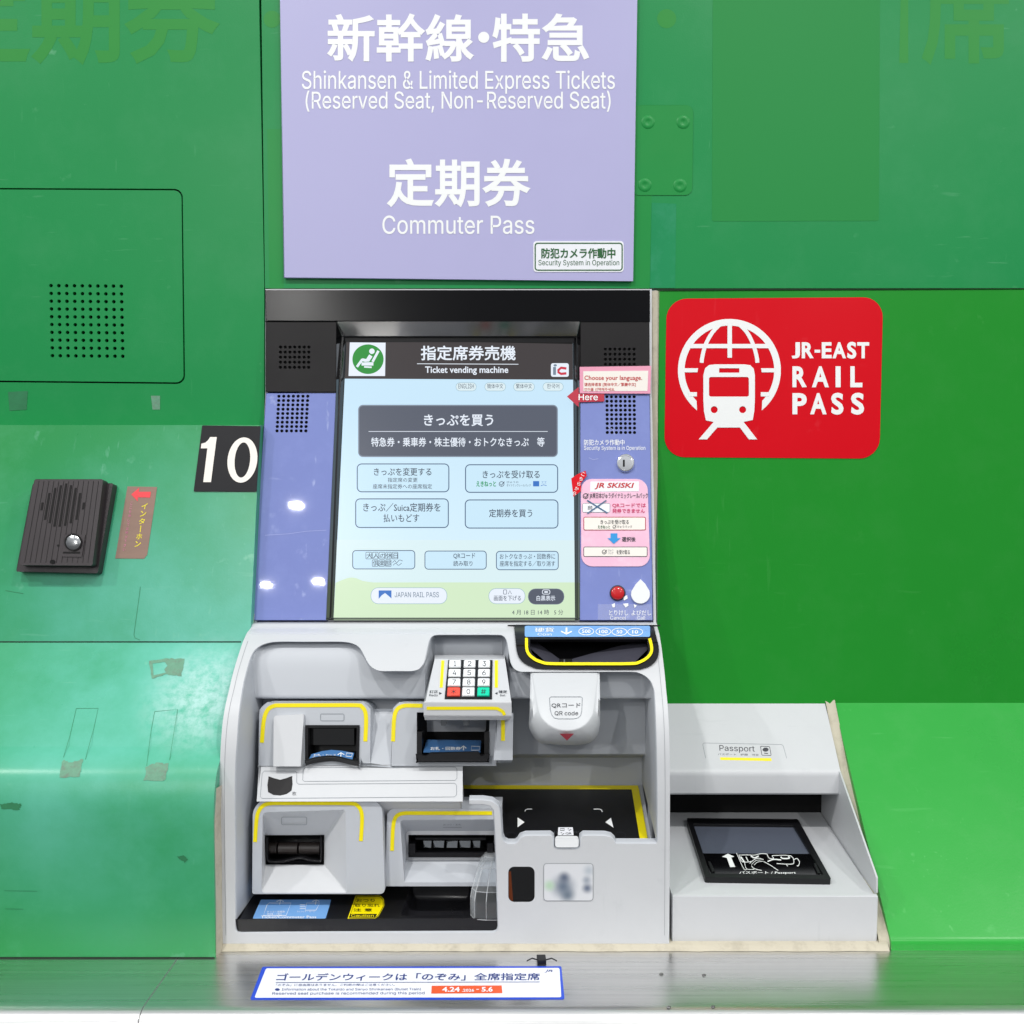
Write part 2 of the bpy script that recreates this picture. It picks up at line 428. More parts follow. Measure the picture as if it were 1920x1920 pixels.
M['rose'] = mat('rose_ink', (208, 60, 110), 0.5, rvar=0)
M['blueink'] = mat('blue_ink', (36, 58, 130), 0.5, rvar=0)
M['sky'] = mat('light_blue_label', (118, 168, 224), 0.35, 0.04, 20)
M['deepblue'] = mat('slot_blue_label', (70, 116, 168), 0.35, 0.04, 20)
M['arrowblue'] = mat('blue_arrow_print', (40, 150, 220), 0.4, rvar=0)
M['steelblue'] = mat('steel_blue_print', (60, 100, 136), 0.4, rvar=0)
M['navyedge'] = mat('blue_sticker_edge', (38, 78, 206), 0.3, rvar=0)
M['paper'] = mat('white_sticker', (240, 242, 248), 0.3, 0.02, 30, coat=0.3)
M['orange'] = mat('orange_box', (232, 92, 48), 0.4, rvar=0)
M['dullchrome'] = mat('dull_chrome', (0.42, 0.43, 0.44), 0.22, 0.25, metal=1, scale=260, linear=True, rvar=0.12)
M['chrome'] = mat('chrome', (0.85, 0.86, 0.88), 0.12, 0.02, metal=1, linear=True, rvar=0.03)
M['intercom'] = mat('dark_brown_plastic', (54, 48, 51), 0.42, 0.08, 30, 0.15, 1500)
M['intercom_dark'] = mat('intercom_slot', (14, 11, 12), 0.8, rvar=0)
M['tape'] = mat('brown_tape', (140, 112, 98), 0.4, 0.25, 60, stretch=(0.15, 1, 1.6))
M['pinkink'] = mat('faded_pink_ink', (214, 120, 160), 0.5, rvar=0)
M['yellowink'] = mat('yellow_ink', (240, 222, 40), 0.5, rvar=0)
M['redarrow'] = mat('red_arrow_print', (236, 64, 72), 0.4, rvar=0)
M['plate'] = mat('number_plate_black', (24, 24, 29), 0.45, 0.2, 30, spec=0.25)
M['caulk'] = mat('beige_sealant', (190, 183, 164), 0.6, 0.10, 25, 0.5, 120, wear=(120, 110, 92), wear_amt=0.45, wear_scale=60)
M['residue'] = mat('sticker_residue', (104, 152, 126), 0.7, 0.3, 150, 0.4, 400, wear=(112, 112, 104), wear_amt=0.9, wear_scale=120)
M['scuff'] = mat('dark_scuff', (38, 118, 76), 0.6, 0.3, 60)
M['rubber'] = mat('dark_roller', (46, 40, 38), 0.45, 0.1, 40)
M['bowl'] = mat('coin_bowl_black', (34, 34, 38), 0.3, 0.1, 30, 0.1, 900)
M['flap'] = mat('dark_flap', (66, 66, 76), 0.35, 0.1, 30, 0.1, 900)
M['grey'] = mat('mid_grey_plastic', (120, 124, 128), 0.4, rvar=0)
M['screw'] = mat('screw_steel', (0.22, 0.22, 0.22), 0.3, metal=1, linear=True, rvar=0)
M['amber'] = mat('amber_glass', (92, 40, 10), 0.12, 0.3, 14, rvar=0, coat=0.5)

for k_, c_, a_ in (('wall', (110, 180, 136), 0.55), ('wall_right', (90, 170, 94), 0.22), ('casing', (130, 198, 170), 0.45), ('casing_right', (100, 192, 110), 0.35), ('panel', (176, 186, 226), 0.6), ('red', (230, 80, 90), 0.18), ('shell', (168, 172, 176), 0.25)):
    scratches(M[k_], c_, a_)

def steel():
    m = mat('brushed_steel', (0.74, 0.735, 0.73), 0.29, 0.24, 20, 0, metal=1, linear=True, rvar=0.08, stretch=(0.10, 9, 9))
    n = m.node_tree.nodes; L = m.node_tree.links; b = n['Principled BSDF']
    g = n.new('ShaderNodeNewGeometry'); mp = n.new('ShaderNodeMapping'); mp.inputs['Scale'].default_value = (2.0, 260, 260)
    L.new(g.outputs['Position'], mp.inputs[0])
    z = n.new('ShaderNodeTexNoise'); z.inputs['Scale'].default_value = 3; z.inputs['Detail'].default_value = 5; L.new(mp.outputs[0], z.inputs['Vector'])
    bp = n.new('ShaderNodeBump'); bp.inputs['Strength'].default_value = 0.22; bp.inputs['Distance'].default_value = 0.0006
    L.new(z.outputs['Fac'], bp.inputs['Height']); L.new(bp.outputs[0], b.inputs['Normal'])
    return m
M['steel'] = steel()
def clear(name, rough=0.02, tint=(1, 1, 1), ior=1.45):
    m = bpy.data.materials.new(name); m.use_nodes = True; b = m.node_tree.nodes['Principled BSDF']
    b.inputs['Base Color'].default_value = tint + (1,); b.inputs['Transmission Weight'].default_value = 1
    b.inputs['Roughness'].default_value = rough; b.inputs['IOR'].default_value = ior
    return m
M['clear'] = clear('clear_acrylic')
def film():
    m = bpy.data.materials.new('clear_film'); m.use_nodes = True; b = m.node_tree.nodes['Principled BSDF']
    b.inputs['Base Color'].default_value = (0.85, 0.87, 0.95, 1); b.inputs['Alpha'].default_value = 0.16; b.inputs['Roughness'].default_value = 0.15
    return m
M['film'] = film()
def thin_clear():
    m = bpy.data.materials.new('thin_clear_plastic'); m.use_nodes = True; n = m.node_tree.nodes; L = m.node_tree.links; n.remove(n['Principled BSDF'])
    t = n.new('ShaderNodeBsdfTransparent'); t.inputs[0].default_value = (0.97, 0.98, 0.99, 1); g = n.new('ShaderNodeBsdfPrincipled'); g.inputs['Base Color'].default_value = (0.75, 0.78, 0.8, 1); g.inputs['Roughness'].default_value = 0.08
    w_ = n.new('ShaderNodeLayerWeight'); w_.inputs[0].default_value = 0.35; r = n.new('ShaderNodeMapRange'); r.inputs['To Min'].default_value = 0.02; r.inputs['To Max'].default_value = 0.5
    x = n.new('ShaderNodeMixShader'); L.new(w_.outputs['Facing'], r.inputs['Value']); L.new(r.outputs[0], x.inputs[0]); L.new(t.outputs[0], x.inputs[1]); L.new(g.outputs[0], x.inputs[2]); L.new(x.outputs[0], n['Material Output'].inputs[0])
    return m
M['guard'] = thin_clear()
def edge_glint():
    m = bpy.data.materials.new('bright_plastic_edge'); m.use_nodes = True; b = m.node_tree.nodes['Principled BSDF']
    b.inputs['Base Color'].default_value = (0.8, 0.82, 0.84, 1); b.inputs['Alpha'].default_value = 0.3; b.inputs['Roughness'].default_value = 0.1; return m
M['guardedge_glint'] = edge_glint()
M['glass'] = mat('grey_scanner_glass', (92, 98, 112), 0.03, 0.05, 20, rvar=0.01, spec=1.0)

# screen colours (they give off light)
M['scr_bg'] = glow('screen_blue', (202, 233, 252), 1, (218, 243, 255), 1.17, 1.40)
M['scr_low'] = glow('screen_pale', (220, 242, 246), 1)
M['scr_green'] = glow('screen_green', (214, 238, 202), 1)
M['scr_head'] = glow('screen_header', (58, 52, 52), 1)
M['scr_white'] = glow('screen_white', (236, 244, 255), 1)
M['scr_dark'] = glow('screen_dark_button', (86, 92, 106), 1)
M['scr_darkedge'] = glow('screen_dark_edge', (128, 140, 156), 1)
M['scr_btn'] = glow('screen_button_blue', (204, 235, 252), 1)
M['scr_edge'] = glow('screen_button_edge', (72, 96, 128), 1)
M['scr_ink'] = glow('screen_ink', (52, 62, 82), 1)
M['scr_grey'] = glow('screen_grey_ink', (120, 138, 156), 1)
M['scr_teal'] = glow('screen_green_logo', (34, 158, 98), 1)
M['scr_leaf'] = glow('screen_icon_green', (40, 146, 54), 1)
M['scr_pill'] = glow('screen_pill', (222, 240, 246), 1)
M['scr_pill2'] = glow('screen_pill_shade', (158, 190, 200), 1)
M['scr_blue'] = glow('screen_logo_blue', (56, 116, 200), 1)
M['scr_red'] = glow('screen_logo_red', (206, 50, 70), 1)

# ================================================================== THE SETTING: walls, casings, counter
WALL = S((0, 0.0), (2000, 0.0))
# upper left panel with its access hatch
hatch = rq(((-60, 355), (340, 357), (344, 717), (-60, 713)), (0, 14, 14, 0))
hgap = rq(((-70, 352), (342.5, 354), (347, 720), (-70, 716)), (0, 16, 16, 0))
a = empty('wall_panel', P(200, 800, 0), 'green wall panel with speaker hatch and faded lettering, left of the lilac sign', 'wall panel', 'upper green wall panels'); a['kind'] = 'thing'
b = MB(); b.slab(WALL, [(-700, -400), (482, -400), (485.6, 0), (495.3, 530), (495.5, 800), (-700, 800)], M['wall'], 0, 0.02, [hgap])
b.build('panel', a)
b = MB(); b.slab(WALL, [(-780, -450), (560, -450), (560, 860), (-780, 860)], M['groove'], -0.012, 0.004); b.build('backing', a)
holes = []
for j in range(10):
    for i in range(10):
        holes.append(circ(95.5 + i * 14.65 + j * 0.3, 535.5 + j * 14.6 + i * 0.12, 3.7, 3.5, 10))
b = MB(); b.slab(WALL, hatch, M['wall'], 0.0005, 0.010, holes, hole_back=0.006)
hd = b.build('access_hatch', a)
b = MB(); b.text(WALL, '定期券', ((-118, -75), (412, 122)), M['ghost'], 0.00015, 0.022, 3)
b.build('faded_lettering', a)
b = MB()
for q in ([(15, 735), (52, 733), (50, 768), (18, 770)], [(283, 742), (300, 742), (300, 768), (286, 768)], [(8, 356), (42, 356), (40, 376), (12, 378)]):
    b = MB(); b.sheet(WALL, q, M['residue'] if q[0][0] != 15 else M['scuff'], 0.0004); b.build('adhesive_residue', a)

# panel behind the sign, running on to the right
a = empty('wall_panel', P(1500, 541, 0), 'wide green wall panel behind the lilac sign, above the red sticker', 'wall panel', 'upper green wall panels'); a['kind'] = 'thing'
b = MB(); b.slab(WALL, [(487.5, -400), (2700, -400), (2700, 540), (496.8, 540.5), (490, 0)], M['wall'], 0, 0.02); b.build('panel', a)
b = MB(); b.text(WALL, '席', ((1728, -72), (1893, 122)), M['ghost'], 0.00015, 0.022, 3)
b.build('faded_lettering', a)
for c_ in (circ(510, 36, 16), circ(1250, 35, 18)): b = MB(); b.sheet(WALL, c_, M['ghost'], 0.00015); b.build('faded_dot', a)
b = MB(); b.sheet(WALL, [(1690, -60), (1703, -60), (1703, 118), (1686, 118)], M['ghost'], 0.00015)
b.build('faded_lettering', a)
b = MB(); b.sheet(WALL, [(501, 242), (530, 242), (532, 541), (505, 541)], M['yellowish'], 0.00015); b.build('repainted_patch', a); b = MB()
b.sheet(WALL, [(1183, 360), (1222, 360), (1218, 541), (1180, 541)], M['yellowish'], 0.00015); b.build('repainted_patch', a); b = MB()
b.sheet(WALL, [(1222, 380), (1268, 382), (1266, 540), (1219, 540)], M['tealpatch'], 0.0003); b.build('repainted_patch', a)
b = MB(); b.slab(WALL, rq(((1186, 197), (1300, 197), (1298, 366), (1184, 366)), 14), M['yellowish'], 0.0008, 0.0008)
pl = b.build('blanking_plate', a, 0.0004)
for cx, cy in ((1215, 229), (1281, 229), (1209, 347), (1275, 348)):
    b = MB(); c0 = [WALL.hit(x, y, 0.0008)[0] for x, y in circ(cx, cy, 13)]; c1 = [WALL.hit(x, y, 0.0016)[0] for x, y in circ(cx, cy, 11)]
    c2 = [WALL.hit(x, y, 0.0020)[0] for x, y in circ(cx, cy, 6)]; c3 = [WALL.hit(x, y, 0.0013)[0] for x, y in circ(cx, cy, 4)]
    b.loft([c0, c1, c2, c3], M['yellowish'], cap1=True); b.build('screw', pl)
b = MB(); b.slab(WALL, rq(((1337, -200), (1651, -200), (1648, 414), (1335, 415)), 4), M['flatgreen'], 0.0003, 0.0003)  # flat sheet built in place of a blanked-out rectangle
tag(b.build('blanked_area'), 'plain flat green rectangle standing in for a blanked-out area above the red rail sticker', 'sheet')

# right lower panel
RW = S((543, 0.004), (1330, 0.004))
b = MB(); b.slab(RW, [(1234, 545), (2700, 541), (2700, 1335), (1234, 1335)], M['wall_right'], 0, 0.03)
tag(b.build('wall_panel', None, 0.0015), 'smooth bright green wall panel carrying the red rail sticker', 'wall panel', None, 'thing')

# left sloped casing: leaning top, slope, rounded nose, vertical front
LC = smooth_rows([(1398, 0.209), (1420, 0.226), (1445, 0.240), (1475, 0.249), (1510, 0.2545), (1550, 0.2570)], 4)
LCs = [(797, 0.039), (1203, 0.104)] + LC + [(1650, 0.2590), (1797, 0.2615)]
LS = S(*LCs)
XL = -0.3737
rows = [r for r, _ in LCs[1:-1]]
def px_of(x, py, surf):
    p, _ = surf.hit(CX, py); t = (p.y + D) / ray(CX, py).y
    return CX + x / t * F
b = MB(); edge = [(px_of(XL, r, LS), r) for r, _ in LCs]
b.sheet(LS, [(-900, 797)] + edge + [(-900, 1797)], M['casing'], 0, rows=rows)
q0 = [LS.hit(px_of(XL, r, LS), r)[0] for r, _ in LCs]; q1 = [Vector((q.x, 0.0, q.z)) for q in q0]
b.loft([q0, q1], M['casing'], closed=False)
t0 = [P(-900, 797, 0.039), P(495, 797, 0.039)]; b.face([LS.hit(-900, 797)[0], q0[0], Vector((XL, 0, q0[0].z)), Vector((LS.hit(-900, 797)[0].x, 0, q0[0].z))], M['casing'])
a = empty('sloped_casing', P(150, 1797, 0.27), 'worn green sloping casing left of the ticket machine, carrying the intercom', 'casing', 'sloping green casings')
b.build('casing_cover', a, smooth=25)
b = MB(); b.stroke(LS, [(-400, 1796), (402, 1796)], 3.0, M['groove'], 0.0004); b.build('bottom_gap', a)
b = MB(); b.stroke(LS, [(-400, 1203.5), (452, 1203.5)], 2.2, M['groove'], 0.0004); b.build('seam', a)
for q, mt in (([(280, 1240), (318, 1234), (347, 1236), (340, 1268), (312, 1264), (284, 1273)], 'residue'),
              ([(118, 1424), (132, 1430), (156, 1422), (150, 1456), (112, 1458)], 'residue'),
              ([(274, 1438), (292, 1430), (316, 1432), (310, 1463), (270, 1464)], 'residue'),
              ([(0, 1508), (22, 1504), (40, 1508), (36, 1518), (4, 1517)], 'scuff'), ([(332, 1607), (345, 1603), (352, 1612), (346, 1617)], 'scuff')):
    b = MB(); qq = []
    for i in range(len(q)):                       # ragged torn outline
        p, n_ = Vector(q[i]), Vector(q[(i + 1) % len(q)])
        for j in range(6): c = p.lerp(n_, j / 6); qq.append((c.x + random.uniform(-1.3, 1.3), c.y + random.uniform(-1.3, 1.3)))
    hl = []
    if q[0][0] == 280:
        hl = [[(286, 1244), (309, 1241), (314, 1248), (308, 1255), (311, 1261), (288, 1266)]]
    b.sheet(LS, qq, M[mt], 0.0004, holes=hl, rows=[r for r in rows if 1400 < r < 1500]); b.build('sticker_residue' if mt == 'residue' else 'scuff', a)
for pth in ([(143, 1328), (131, 1380), (119, 1420)], [(143, 1328), (184, 1328), (176, 1365), (160, 1424)], [(290, 1334), (333, 1330), (318, 1425)], [(290, 1334), (283, 1372), (275, 1436)],
            [(251, 1190), (253, 1196), (262, 1200)], [(251, 1190), (262, 1110), (263, 1100)], [(8, 1670), (70, 1671)], [(10, 1704), (44, 1705)], [(10, 1107), (44, 1113)]):
    b = MB(); b.stroke(LS, pth, 0.7, M['scuff'], 0.0004); b.build('scratch', a)

# right sloped casing
z_c = 0.750
RS = S((1318, 0.004), (1766, 0.245), (1803, 0.2455))
XR = 0.4045
RSm = S((1318, 0.004), (1760, 0.242))
nose = [P(CX, 1318, 0.004)] + []
a = empty('sloped_casing', P(1800, 1803, 0.245), 'clean bright green sloping casing right of the passport scanner', 'casing', 'sloping green casings')
prof = [(1318, 0.004), (1324, 0.0075), (1750, 0.2370), (1756, 0.2400), (1760, 0.2418), (1763.5, 0.2431), (1767, 0.2440), (1771, 0.2445), (1775, 0.2446), (1803, 0.2450)]
RP = S(*prof); b = MB(); q0 = []; q1 = []; q2 = []
for r, d_ in prof:
    p = P(CX, r, d_); q0.append(Vector((XR, p.y, p.z))); q1.append(Vector((1.3, p.y, p.z))); q2.append(Vector((XR, 0, p.z - 0.0)))
b.loft([q0, q1], M['casing_right'], closed=False); b.loft([q0, [Vector((XR, min(0, q.y + 0.02), q.z - 0.02)) for q in q0]], M['casing_right'], closed=False)
b.build('casing_cover', a, smooth=60)

# steel counter in two lengths, with a rolled front edge
zc = P(CX, 1797, 0.262).z
CT = level(zc)
def counter(x0a, x0b, x1a, x1b, label):
    """x at the back and at the front of each end."""
    b = MB(); ys = [0.0, -0.05, -0.2, -0.30, -0.355]
    pr = [(y, zc) for y in ys]; cr = 0.022; yc = -0.355
    for i in range(1, 9):
        t = i / 8 * math.pi / 2; pr.append((yc - cr * math.sin(t), zc - cr + cr * math.cos(t)))
    pr += [(yc - cr, zc - 0.10), (yc + 0.02, zc - 0.10)]
    L = []; R = []
    for y, z in pr:
        f = min(1, max(0, (-y) / 0.377)); L.append(Vector((x0a + (x0b - x0a) * f, y, z))); R.append(Vector((x1a + (x1b - x1a) * f, y, z)))
    b.loft([L, R], M['steel'], closed=False)
    return tag(b.build('steel_counter', smooth=30), label, 'counter', 'stainless steel counter lengths')
xs_b = CT.hit(333, 1797)[0]; xs_f = CT.hit(265, 1893)[0]
def xat(y): return xs_b.x + (xs_f.x - xs_b.x) * (y - xs_b.y) / (xs_f.y - xs_b.y)
counter(-2.2, -2.2, xat(0) - 0.0006, xat(-0.377) - 0.0006, 'short stretch of brushed steel counter left of the slanted seam')
counter(xat(0) + 0.0006, xat(-0.377) + 0.0006, 2.2, 2.2, 'long stretch of brushed steel counter below the ticket machine')
for i, (x, y, wh) in enumerate(((1240, 1826, 'rear left'), (1320, 1828, 'rear right'), (1254, 1888, 'front left'), (1337, 1887, 'front right'))):
    b = MB(); c0 = [CT.hit(px, py, 0.0)[0] for px, py in circ(x, y, 4.2, 2.3, 14)]; c1 = [CT.hit(px, py, 0.0013)[0] for px, py in circ(x, y - 0.4, 2.4, 1.2, 14)]
    b.loft([c0, c1], M['screw'], cap1=True)
    tag(b.build('screw'), f'small steel screw head in the counter, {wh} of four below the passport scanner', 'screw', 'screw heads in the counter')

# sealant beads
def bead(name_pts, label, thick=0.004):
    b = MB(); loops = []
    for (p, q, r_) in name_pts: loops.append([Vector(p), (Vector(p) + Vector(q)) / 2 + Vector(r_), Vector(q)])
    b.loft(loops, M['caulk'], closed=False)
    return tag(b.build('sealant_bead', smooth=80), label, 'sealant', 'beige sealant beads')

# ================================================================== THE TICKET MACHINE
XA, XB = -0.3737, 0.1476
PROF = [(1170, 0.092), (1178, 0.100), (1186, 0.115), (1196, 0.126), (1210, 0.139), (1236, 0.158), (1262, 0.175), (1292, 0.1905), (1325, 0.207), (1360, 0.2185), (1402, 0.2265), (1450, 0.2315), (1500, 0.2345), (1615, 0.2375), (1786, 0.2405)]
PR = smooth_rows(PROF, 4)
BS = S(*PR); BS.lean = Vector((0, -0.84, 0.54))
tm = empty('ticket_machine', P(760, 1790, 0.12), 'grey and violet ticket vending machine with a lit touch screen', 'ticket machine')
lip = [(441, 1742), (441, 1600), (440, 1500), (441, 1432), (444, 1388), (447, 1344), (454, 1292), (462, 1257), (471, 1229), (483, 1214), (500, 1206), (522, 1203),
       (560, 1203), (600, 1203), (640, 1203), (660, 1206), (673, 1213), (681, 1225), (688, 1239), (695, 1249), (704, 1255), (716, 1258), (745, 1258), (772, 1258), (784, 1255), (791, 1248), (796, 1238),
       (800, 1219), (804, 1203), (809, 1194), (818, 1190.5), (840, 1190), (880, 1190), (930, 1190), (943, 1192), (950, 1200), (953, 1213), (956, 1230), (959, 1244), (965, 1254), (975, 1259),
       (990, 1259.5), (1050, 1259.5), (1130, 1259.5), (1184, 1259.5), (1199, 1262), (1211, 1268), (1220, 1277), (1225, 1288), (1228, 1302), (1230, 1346), (1232, 1415), (1233, 1484), (1233.5, 1575)]
lipb = [(1231, 1582), (1155, 1582), (1151, 1576), (1145, 1570), (1135, 1567.5), (1094, 1567), (1090, 1570), (1088, 1588), (1084, 1592), (1042, 1592), (1038, 1588), (1036, 1570), (1032, 1567),
        (985, 1567.5), (976, 1571), (972, 1578), (966, 1582.5), (952, 1582.5), (944, 1578), (940, 1568), (937.5, 1524), (933, 1511), (922, 1503), (905, 1500.5), (880, 1500.5), (880, 1507), (908, 1508), (920, 1511), (926, 1519),
        (929, 1560), (931, 1615), (934.5, 1738), (932, 1746), (924, 1749), (452, 1749), (444, 1747.5)]
LIP = smooth_poly(lip, 3) + lipb
funnel = tr([(372, 350), (372, 440), (395, 505), (450, 560), (530, 592), (620, 604), (1460, 604), (1545, 592), (1620, 550), (1660, 495), (1665, 440), (1650, 350)], 930, 1140, 5.818)
win = rr(953, 1625, 1002.5, 1691, 11)
edgeL = [(px_of(XA, r, BS), r) for r, _ in PR]; edgeR = [(px_of(XB, r, BS), r) for r, _ in PR]
outl = edgeL + edgeR[::-1]
b = MB()
b.sheet(BS, outl, M['shell'], 0, holes=[LIP, funnel, win], rows=[r for r, _ in PR[1:-1]])
for e_, X in ((edgeL, XA), (edgeR, XB)):
    q0 = [BS.hit(px, py)[0] for px, py in e_]; b.loft([q0, [Vector((X, 0.02, q.z)) for q in q0]], M['shell'], closed=False)
q0 = [BS.hit(*edgeL[-1])[0], BS.hit(*edgeR[-1])[0]]; b.loft([q0, [Vector((q.x, 0.02, q.z)) for q in q0]], M['shell'], closed=False)
q0 = [BS.hit(*edgeL[0])[0], BS.hit(*edgeR[0])[0]]; b.loft([q0, [Vector((q.x, 0.02, q.z + 0.005)) for q in q0]], M['shell'], closed=False)
b.build('front_shell', tm, 0.0022, 3, smooth=30)

for e_, sg_ in ((edgeL, 1), (edgeR, -1)):
    b = MB(); b.stroke(BS, [(x + 9 * sg_, y) for x, y in e_ if 1200 < y < 1780], 0.8, M['seamgrey'], 0.0003); b.build('moulding_line', tm)
# recess: rounded lip and walls going straight in
def inward(poly):
    n = len(poly); ar = sum(poly[i][0] * poly[(i + 1) % n][1] - poly[(i + 1) % n][0] * poly[i][1] for i in range(n)); s_ = 1 if ar > 0 else -1
    out = []
    for i in range(n):
        a = Vector(poly[i - 1]); c = Vector(poly[(i + 1) % n]); t = (c - a).normalized(); out.append(Vector((-t.y, t.x)) * s_)
    return out
nshort = len(LIP) - len(lipb) - 1; inn = inward(LIP); px_m = 0.00064
def lip_loop(shift, depth, dfix=None):
    out = []
    for p, n in zip(LIP, inn):
        q = BS.hit(*p)[0].copy(); q.x += n.x * shift * px_m; q.z -= n.y * shift * px_m
        q.y = q.y + depth if dfix is None else -dfix
        if len(out) >= nshort: q.y = min(q.y, BS.hit(*p)[0].y + 0.011)
        out.append(q)
    return out
b = MB(); b.loft([lip_loop(0, 0), lip_loop(0.6, 0.0004), lip_loop(1.5, 0.0015), lip_loop(2.0, 0.0035), lip_loop(2.3, 0.02), lip_loop(3.0, 0, 0.055)], M['lining'])
b.face([Vector((XA + 0.02, -0.055, BS.hit(CX, 1196)[0].z)), Vector((XB - 0.006, -0.055, BS.hit(CX, 1196)[0].z)), Vector((XB - 0.006, -0.055, 0.77)), Vector((XA + 0.02, -0.055, 0.77))], M['lining'])
b.build('recess_wall', tm, smooth=50)

# hood across the top of the recess, with the keypad alcove let into it
def sst(a, c, x): t = min(1, max(0, (x - a) / (c - a))); return t * t * (3 - 2 * t)
HR = smooth_rows([(1182, 0.098), (1200, 0.117), (1216, 0.128), (1240, 0.137), (1275, 0.144), (1306, 0.149)], 5)
def hood_d(px, r, d):
    left = 447 + (1312 - r) * 0.18
    d += 0.045 * max(0, 1 - (px - left) / 34) ** 2.2 if px > left else 0.045
    d += 0.05 * max(0, 1 - (1228 - px) / 26) ** 2.2
    al = sst(799 - (r - 1190) * 0.03, 816, px) * (1 - sst(940, 957, px))
    d = min(d, bsd[r] - 0.007)
    d -= 0.06 * sst(953, 962, px) * (1 - sst(1246, 1257, r))
    return d - al * (0.028 + 0.012 * sst(1190, 1235, r))
eL = {}; bsd = {}
for r, _ in HR: eL[r] = px_of(XA, r, BS) + 5; bsd[r] = -BS.hit(CX, r)[0].y
b = MB(); cols = [440 + i * 3.0 for i in range(266)]
L = [[P(max(px, eL[r]), r, hood_d(px, r, d)) for px in cols] for r, d in HR]
last = L[-1]
L.append([p + Vector((0, 0.0008, -0.0022)) for p in last]); L.append([p + Vector((0, 0.003, -0.0034)) for p in last])
L.append([Vector((p.x, -0.05, p.z - 0.004)) for p in last])
b.loft(L, M['lining'], closed=False); b.build('hood', tm, smooth=45)

# wall under the hood: right side step and undercut; left backing
b = MB()
for x0, x1, prs in ((862, 1222, [(1300, 0.108), (1412, 0.112), (1414, 0.1115), (1416, 0.109), (1419, 0.070), (1490, 0.066)]), (460, 960, [(1300, 0.118), (1430, 0.123)]), (460, 868, [(1430, 0.123), (1700, 0.135)])):
    b.loft([[P(x0, r, d), P(x1, r, d)] for r, d in prs], M['lining'], closed=False)
b.build('rear_wall', tm, 0.002, 2, smooth=30)

# ---- upper console: frame, visor, speaker panels, side panels, screen
UP = S((545, 0.000), (735, 0.012))
LP = S((735, 0.012), (1165, 0.085))
b = MB()
fr = [(r, d) for r, d in ((542, 0.001), (735, 0.010), (1168, 0.0835))]
q0 = [P(px_of(XA, r, S(*fr)), r, d) for r, d in fr]
for X, wd in ((XA, 0.0030), (XB, -0.0036)):
    qa = [Vector((X, P(CX, r, d).y, P(CX, r, d).z)) for r, d in fr]; qb = [q + Vector((wd, 0, 0)) for q in qa]
    b.loft([[q + Vector((0, 0.05, 0)) for q in qa], qa, qb, [q + Vector((0, 0.05, 0)) for q in qb]], M['shell'], closed=False)
top = P(CX, 542, 0.001)
b.face([(XA, -0.001, top.z), (XB, -0.001, top.z), (XB, 0.03, top.z), (XA, 0.03, top.z)], M['shell'])
b.face([(XA, -0.001, top.z), (XB, -0.001, top.z), (XB, -0.001, top.z - 0.002), (XA, -0.001, top.z - 0.002)], M['shell'])
b.face([(XA, 0.012, top.z), (XB, 0.012, top.z), (XB, 0.012, top.z - 0.1), (XA, 0.012, top.z - 0.1)], M['black'])
b.build('outer_frame', tm)
b = MB(); b.slab(UP, [(498.5, 545), (1217.5, 545), (1217.5, 602), (498.5, 602)], M['visor'], 0.0015, 0.03); b.build('visor', tm, 0.0008)
def grid(x0, y0, x1, y1, nx, ny, r, sk=0, n=10):
    return [circ(x0 + (x1 - x0) * i / (nx - 1) + sk * j, y0 + (y1 - y0) * j / (ny - 1), r, r * 0.95, n) for j in range(ny) for i in range(nx)]
def backed(surf, outer, m_, holes, off, back, name):
    b = MB(); b.slab(surf, outer, m_, off, back, holes, hole_back=0.003, hole_mat=M['hole'])
    xs = [p[0] for h in holes for p in h]; ys = [p[1] for h in holes for p in h]
    if holes: b.sheet(surf, [(min(xs) - 1, min(ys) - 1), (max(xs) + 1, min(ys) - 1), (max(xs) + 1, max(ys) + 1), (min(xs) - 1, max(ys) + 1)], M['hole'], off - 0.003)
    return b.build(name, tm, 0.0006, 2)
backed(UP, [(498.5, 603), (631, 603), (630, 734.5), (498.5, 734.5)], M['matte'], grid(526, 651, 579, 689, 7, 5, 2.7, -0.1), 0.0005, 0.012, 'speaker_panel')
backed(UP, [(1088, 603), (1217.5, 603), (1218.2, 734.5), (1088, 734.5)], M['matte'], grid(1135, 655, 1189, 693, 7, 5, 2.7, 0.1), 0.0005, 0.012, 'speaker_panel')
lp = backed(LP, [(499, 737), (630, 737), (611.5, 1163), (471.5, 1163)], M['panel'], grid(523, 743, 577, 808, 7, 9, 2.8, -0.45), 0.0005, 0.012, 'side_panel')
rpn = backed(LP, [(1088, 737), (1218.2, 737), (1224, 1163), (1087, 1163)], M['panel'], grid(1138, 744, 1189, 811, 7, 9, 2.8, 0.1), 0.0005, 0.012, 'side_panel')
b = MB(); b.text(LP, '防犯カメラ作動中', ((1095, 824), (1171, 835)), M['white'], 0.0009, 0.005)
b.text(LP, 'Security System is in Operation', ((1095, 836), (1210, 845.5)), M['white'], 0.0009)
b.text(LP, 'とりけし', ((1142, 1144), (1178, 1154)), M['white'], 0.0009, 0.008); b.text(LP, 'Cancel', ((1144, 1155), (1174, 1162)), M['white'], 0.0009)
b.text(LP, 'よびだし', ((1184, 1144), (1221, 1154)), M['white'], 0.0009, 0.008); b.text(LP, 'Call', ((1195, 1155), (1210, 1162)), M['white'], 0.0009)
b.build('lettering', rpn)
for pn, pts in ((lp, [(497, 1003.5), (540, 1001), (575, 996), (612, 994)]), (lp, [(488, 1090), (505, 1086)]), (rpn, [(1104, 858), (1112, 862), (1122, 860)]), (rpn, [(1140, 800), (1150, 806), (1153, 816)])):
    b = MB(); b.stroke(LP, pts, 1.0, M['scuffpale'], 0.0007); b.build('scratch', pn)
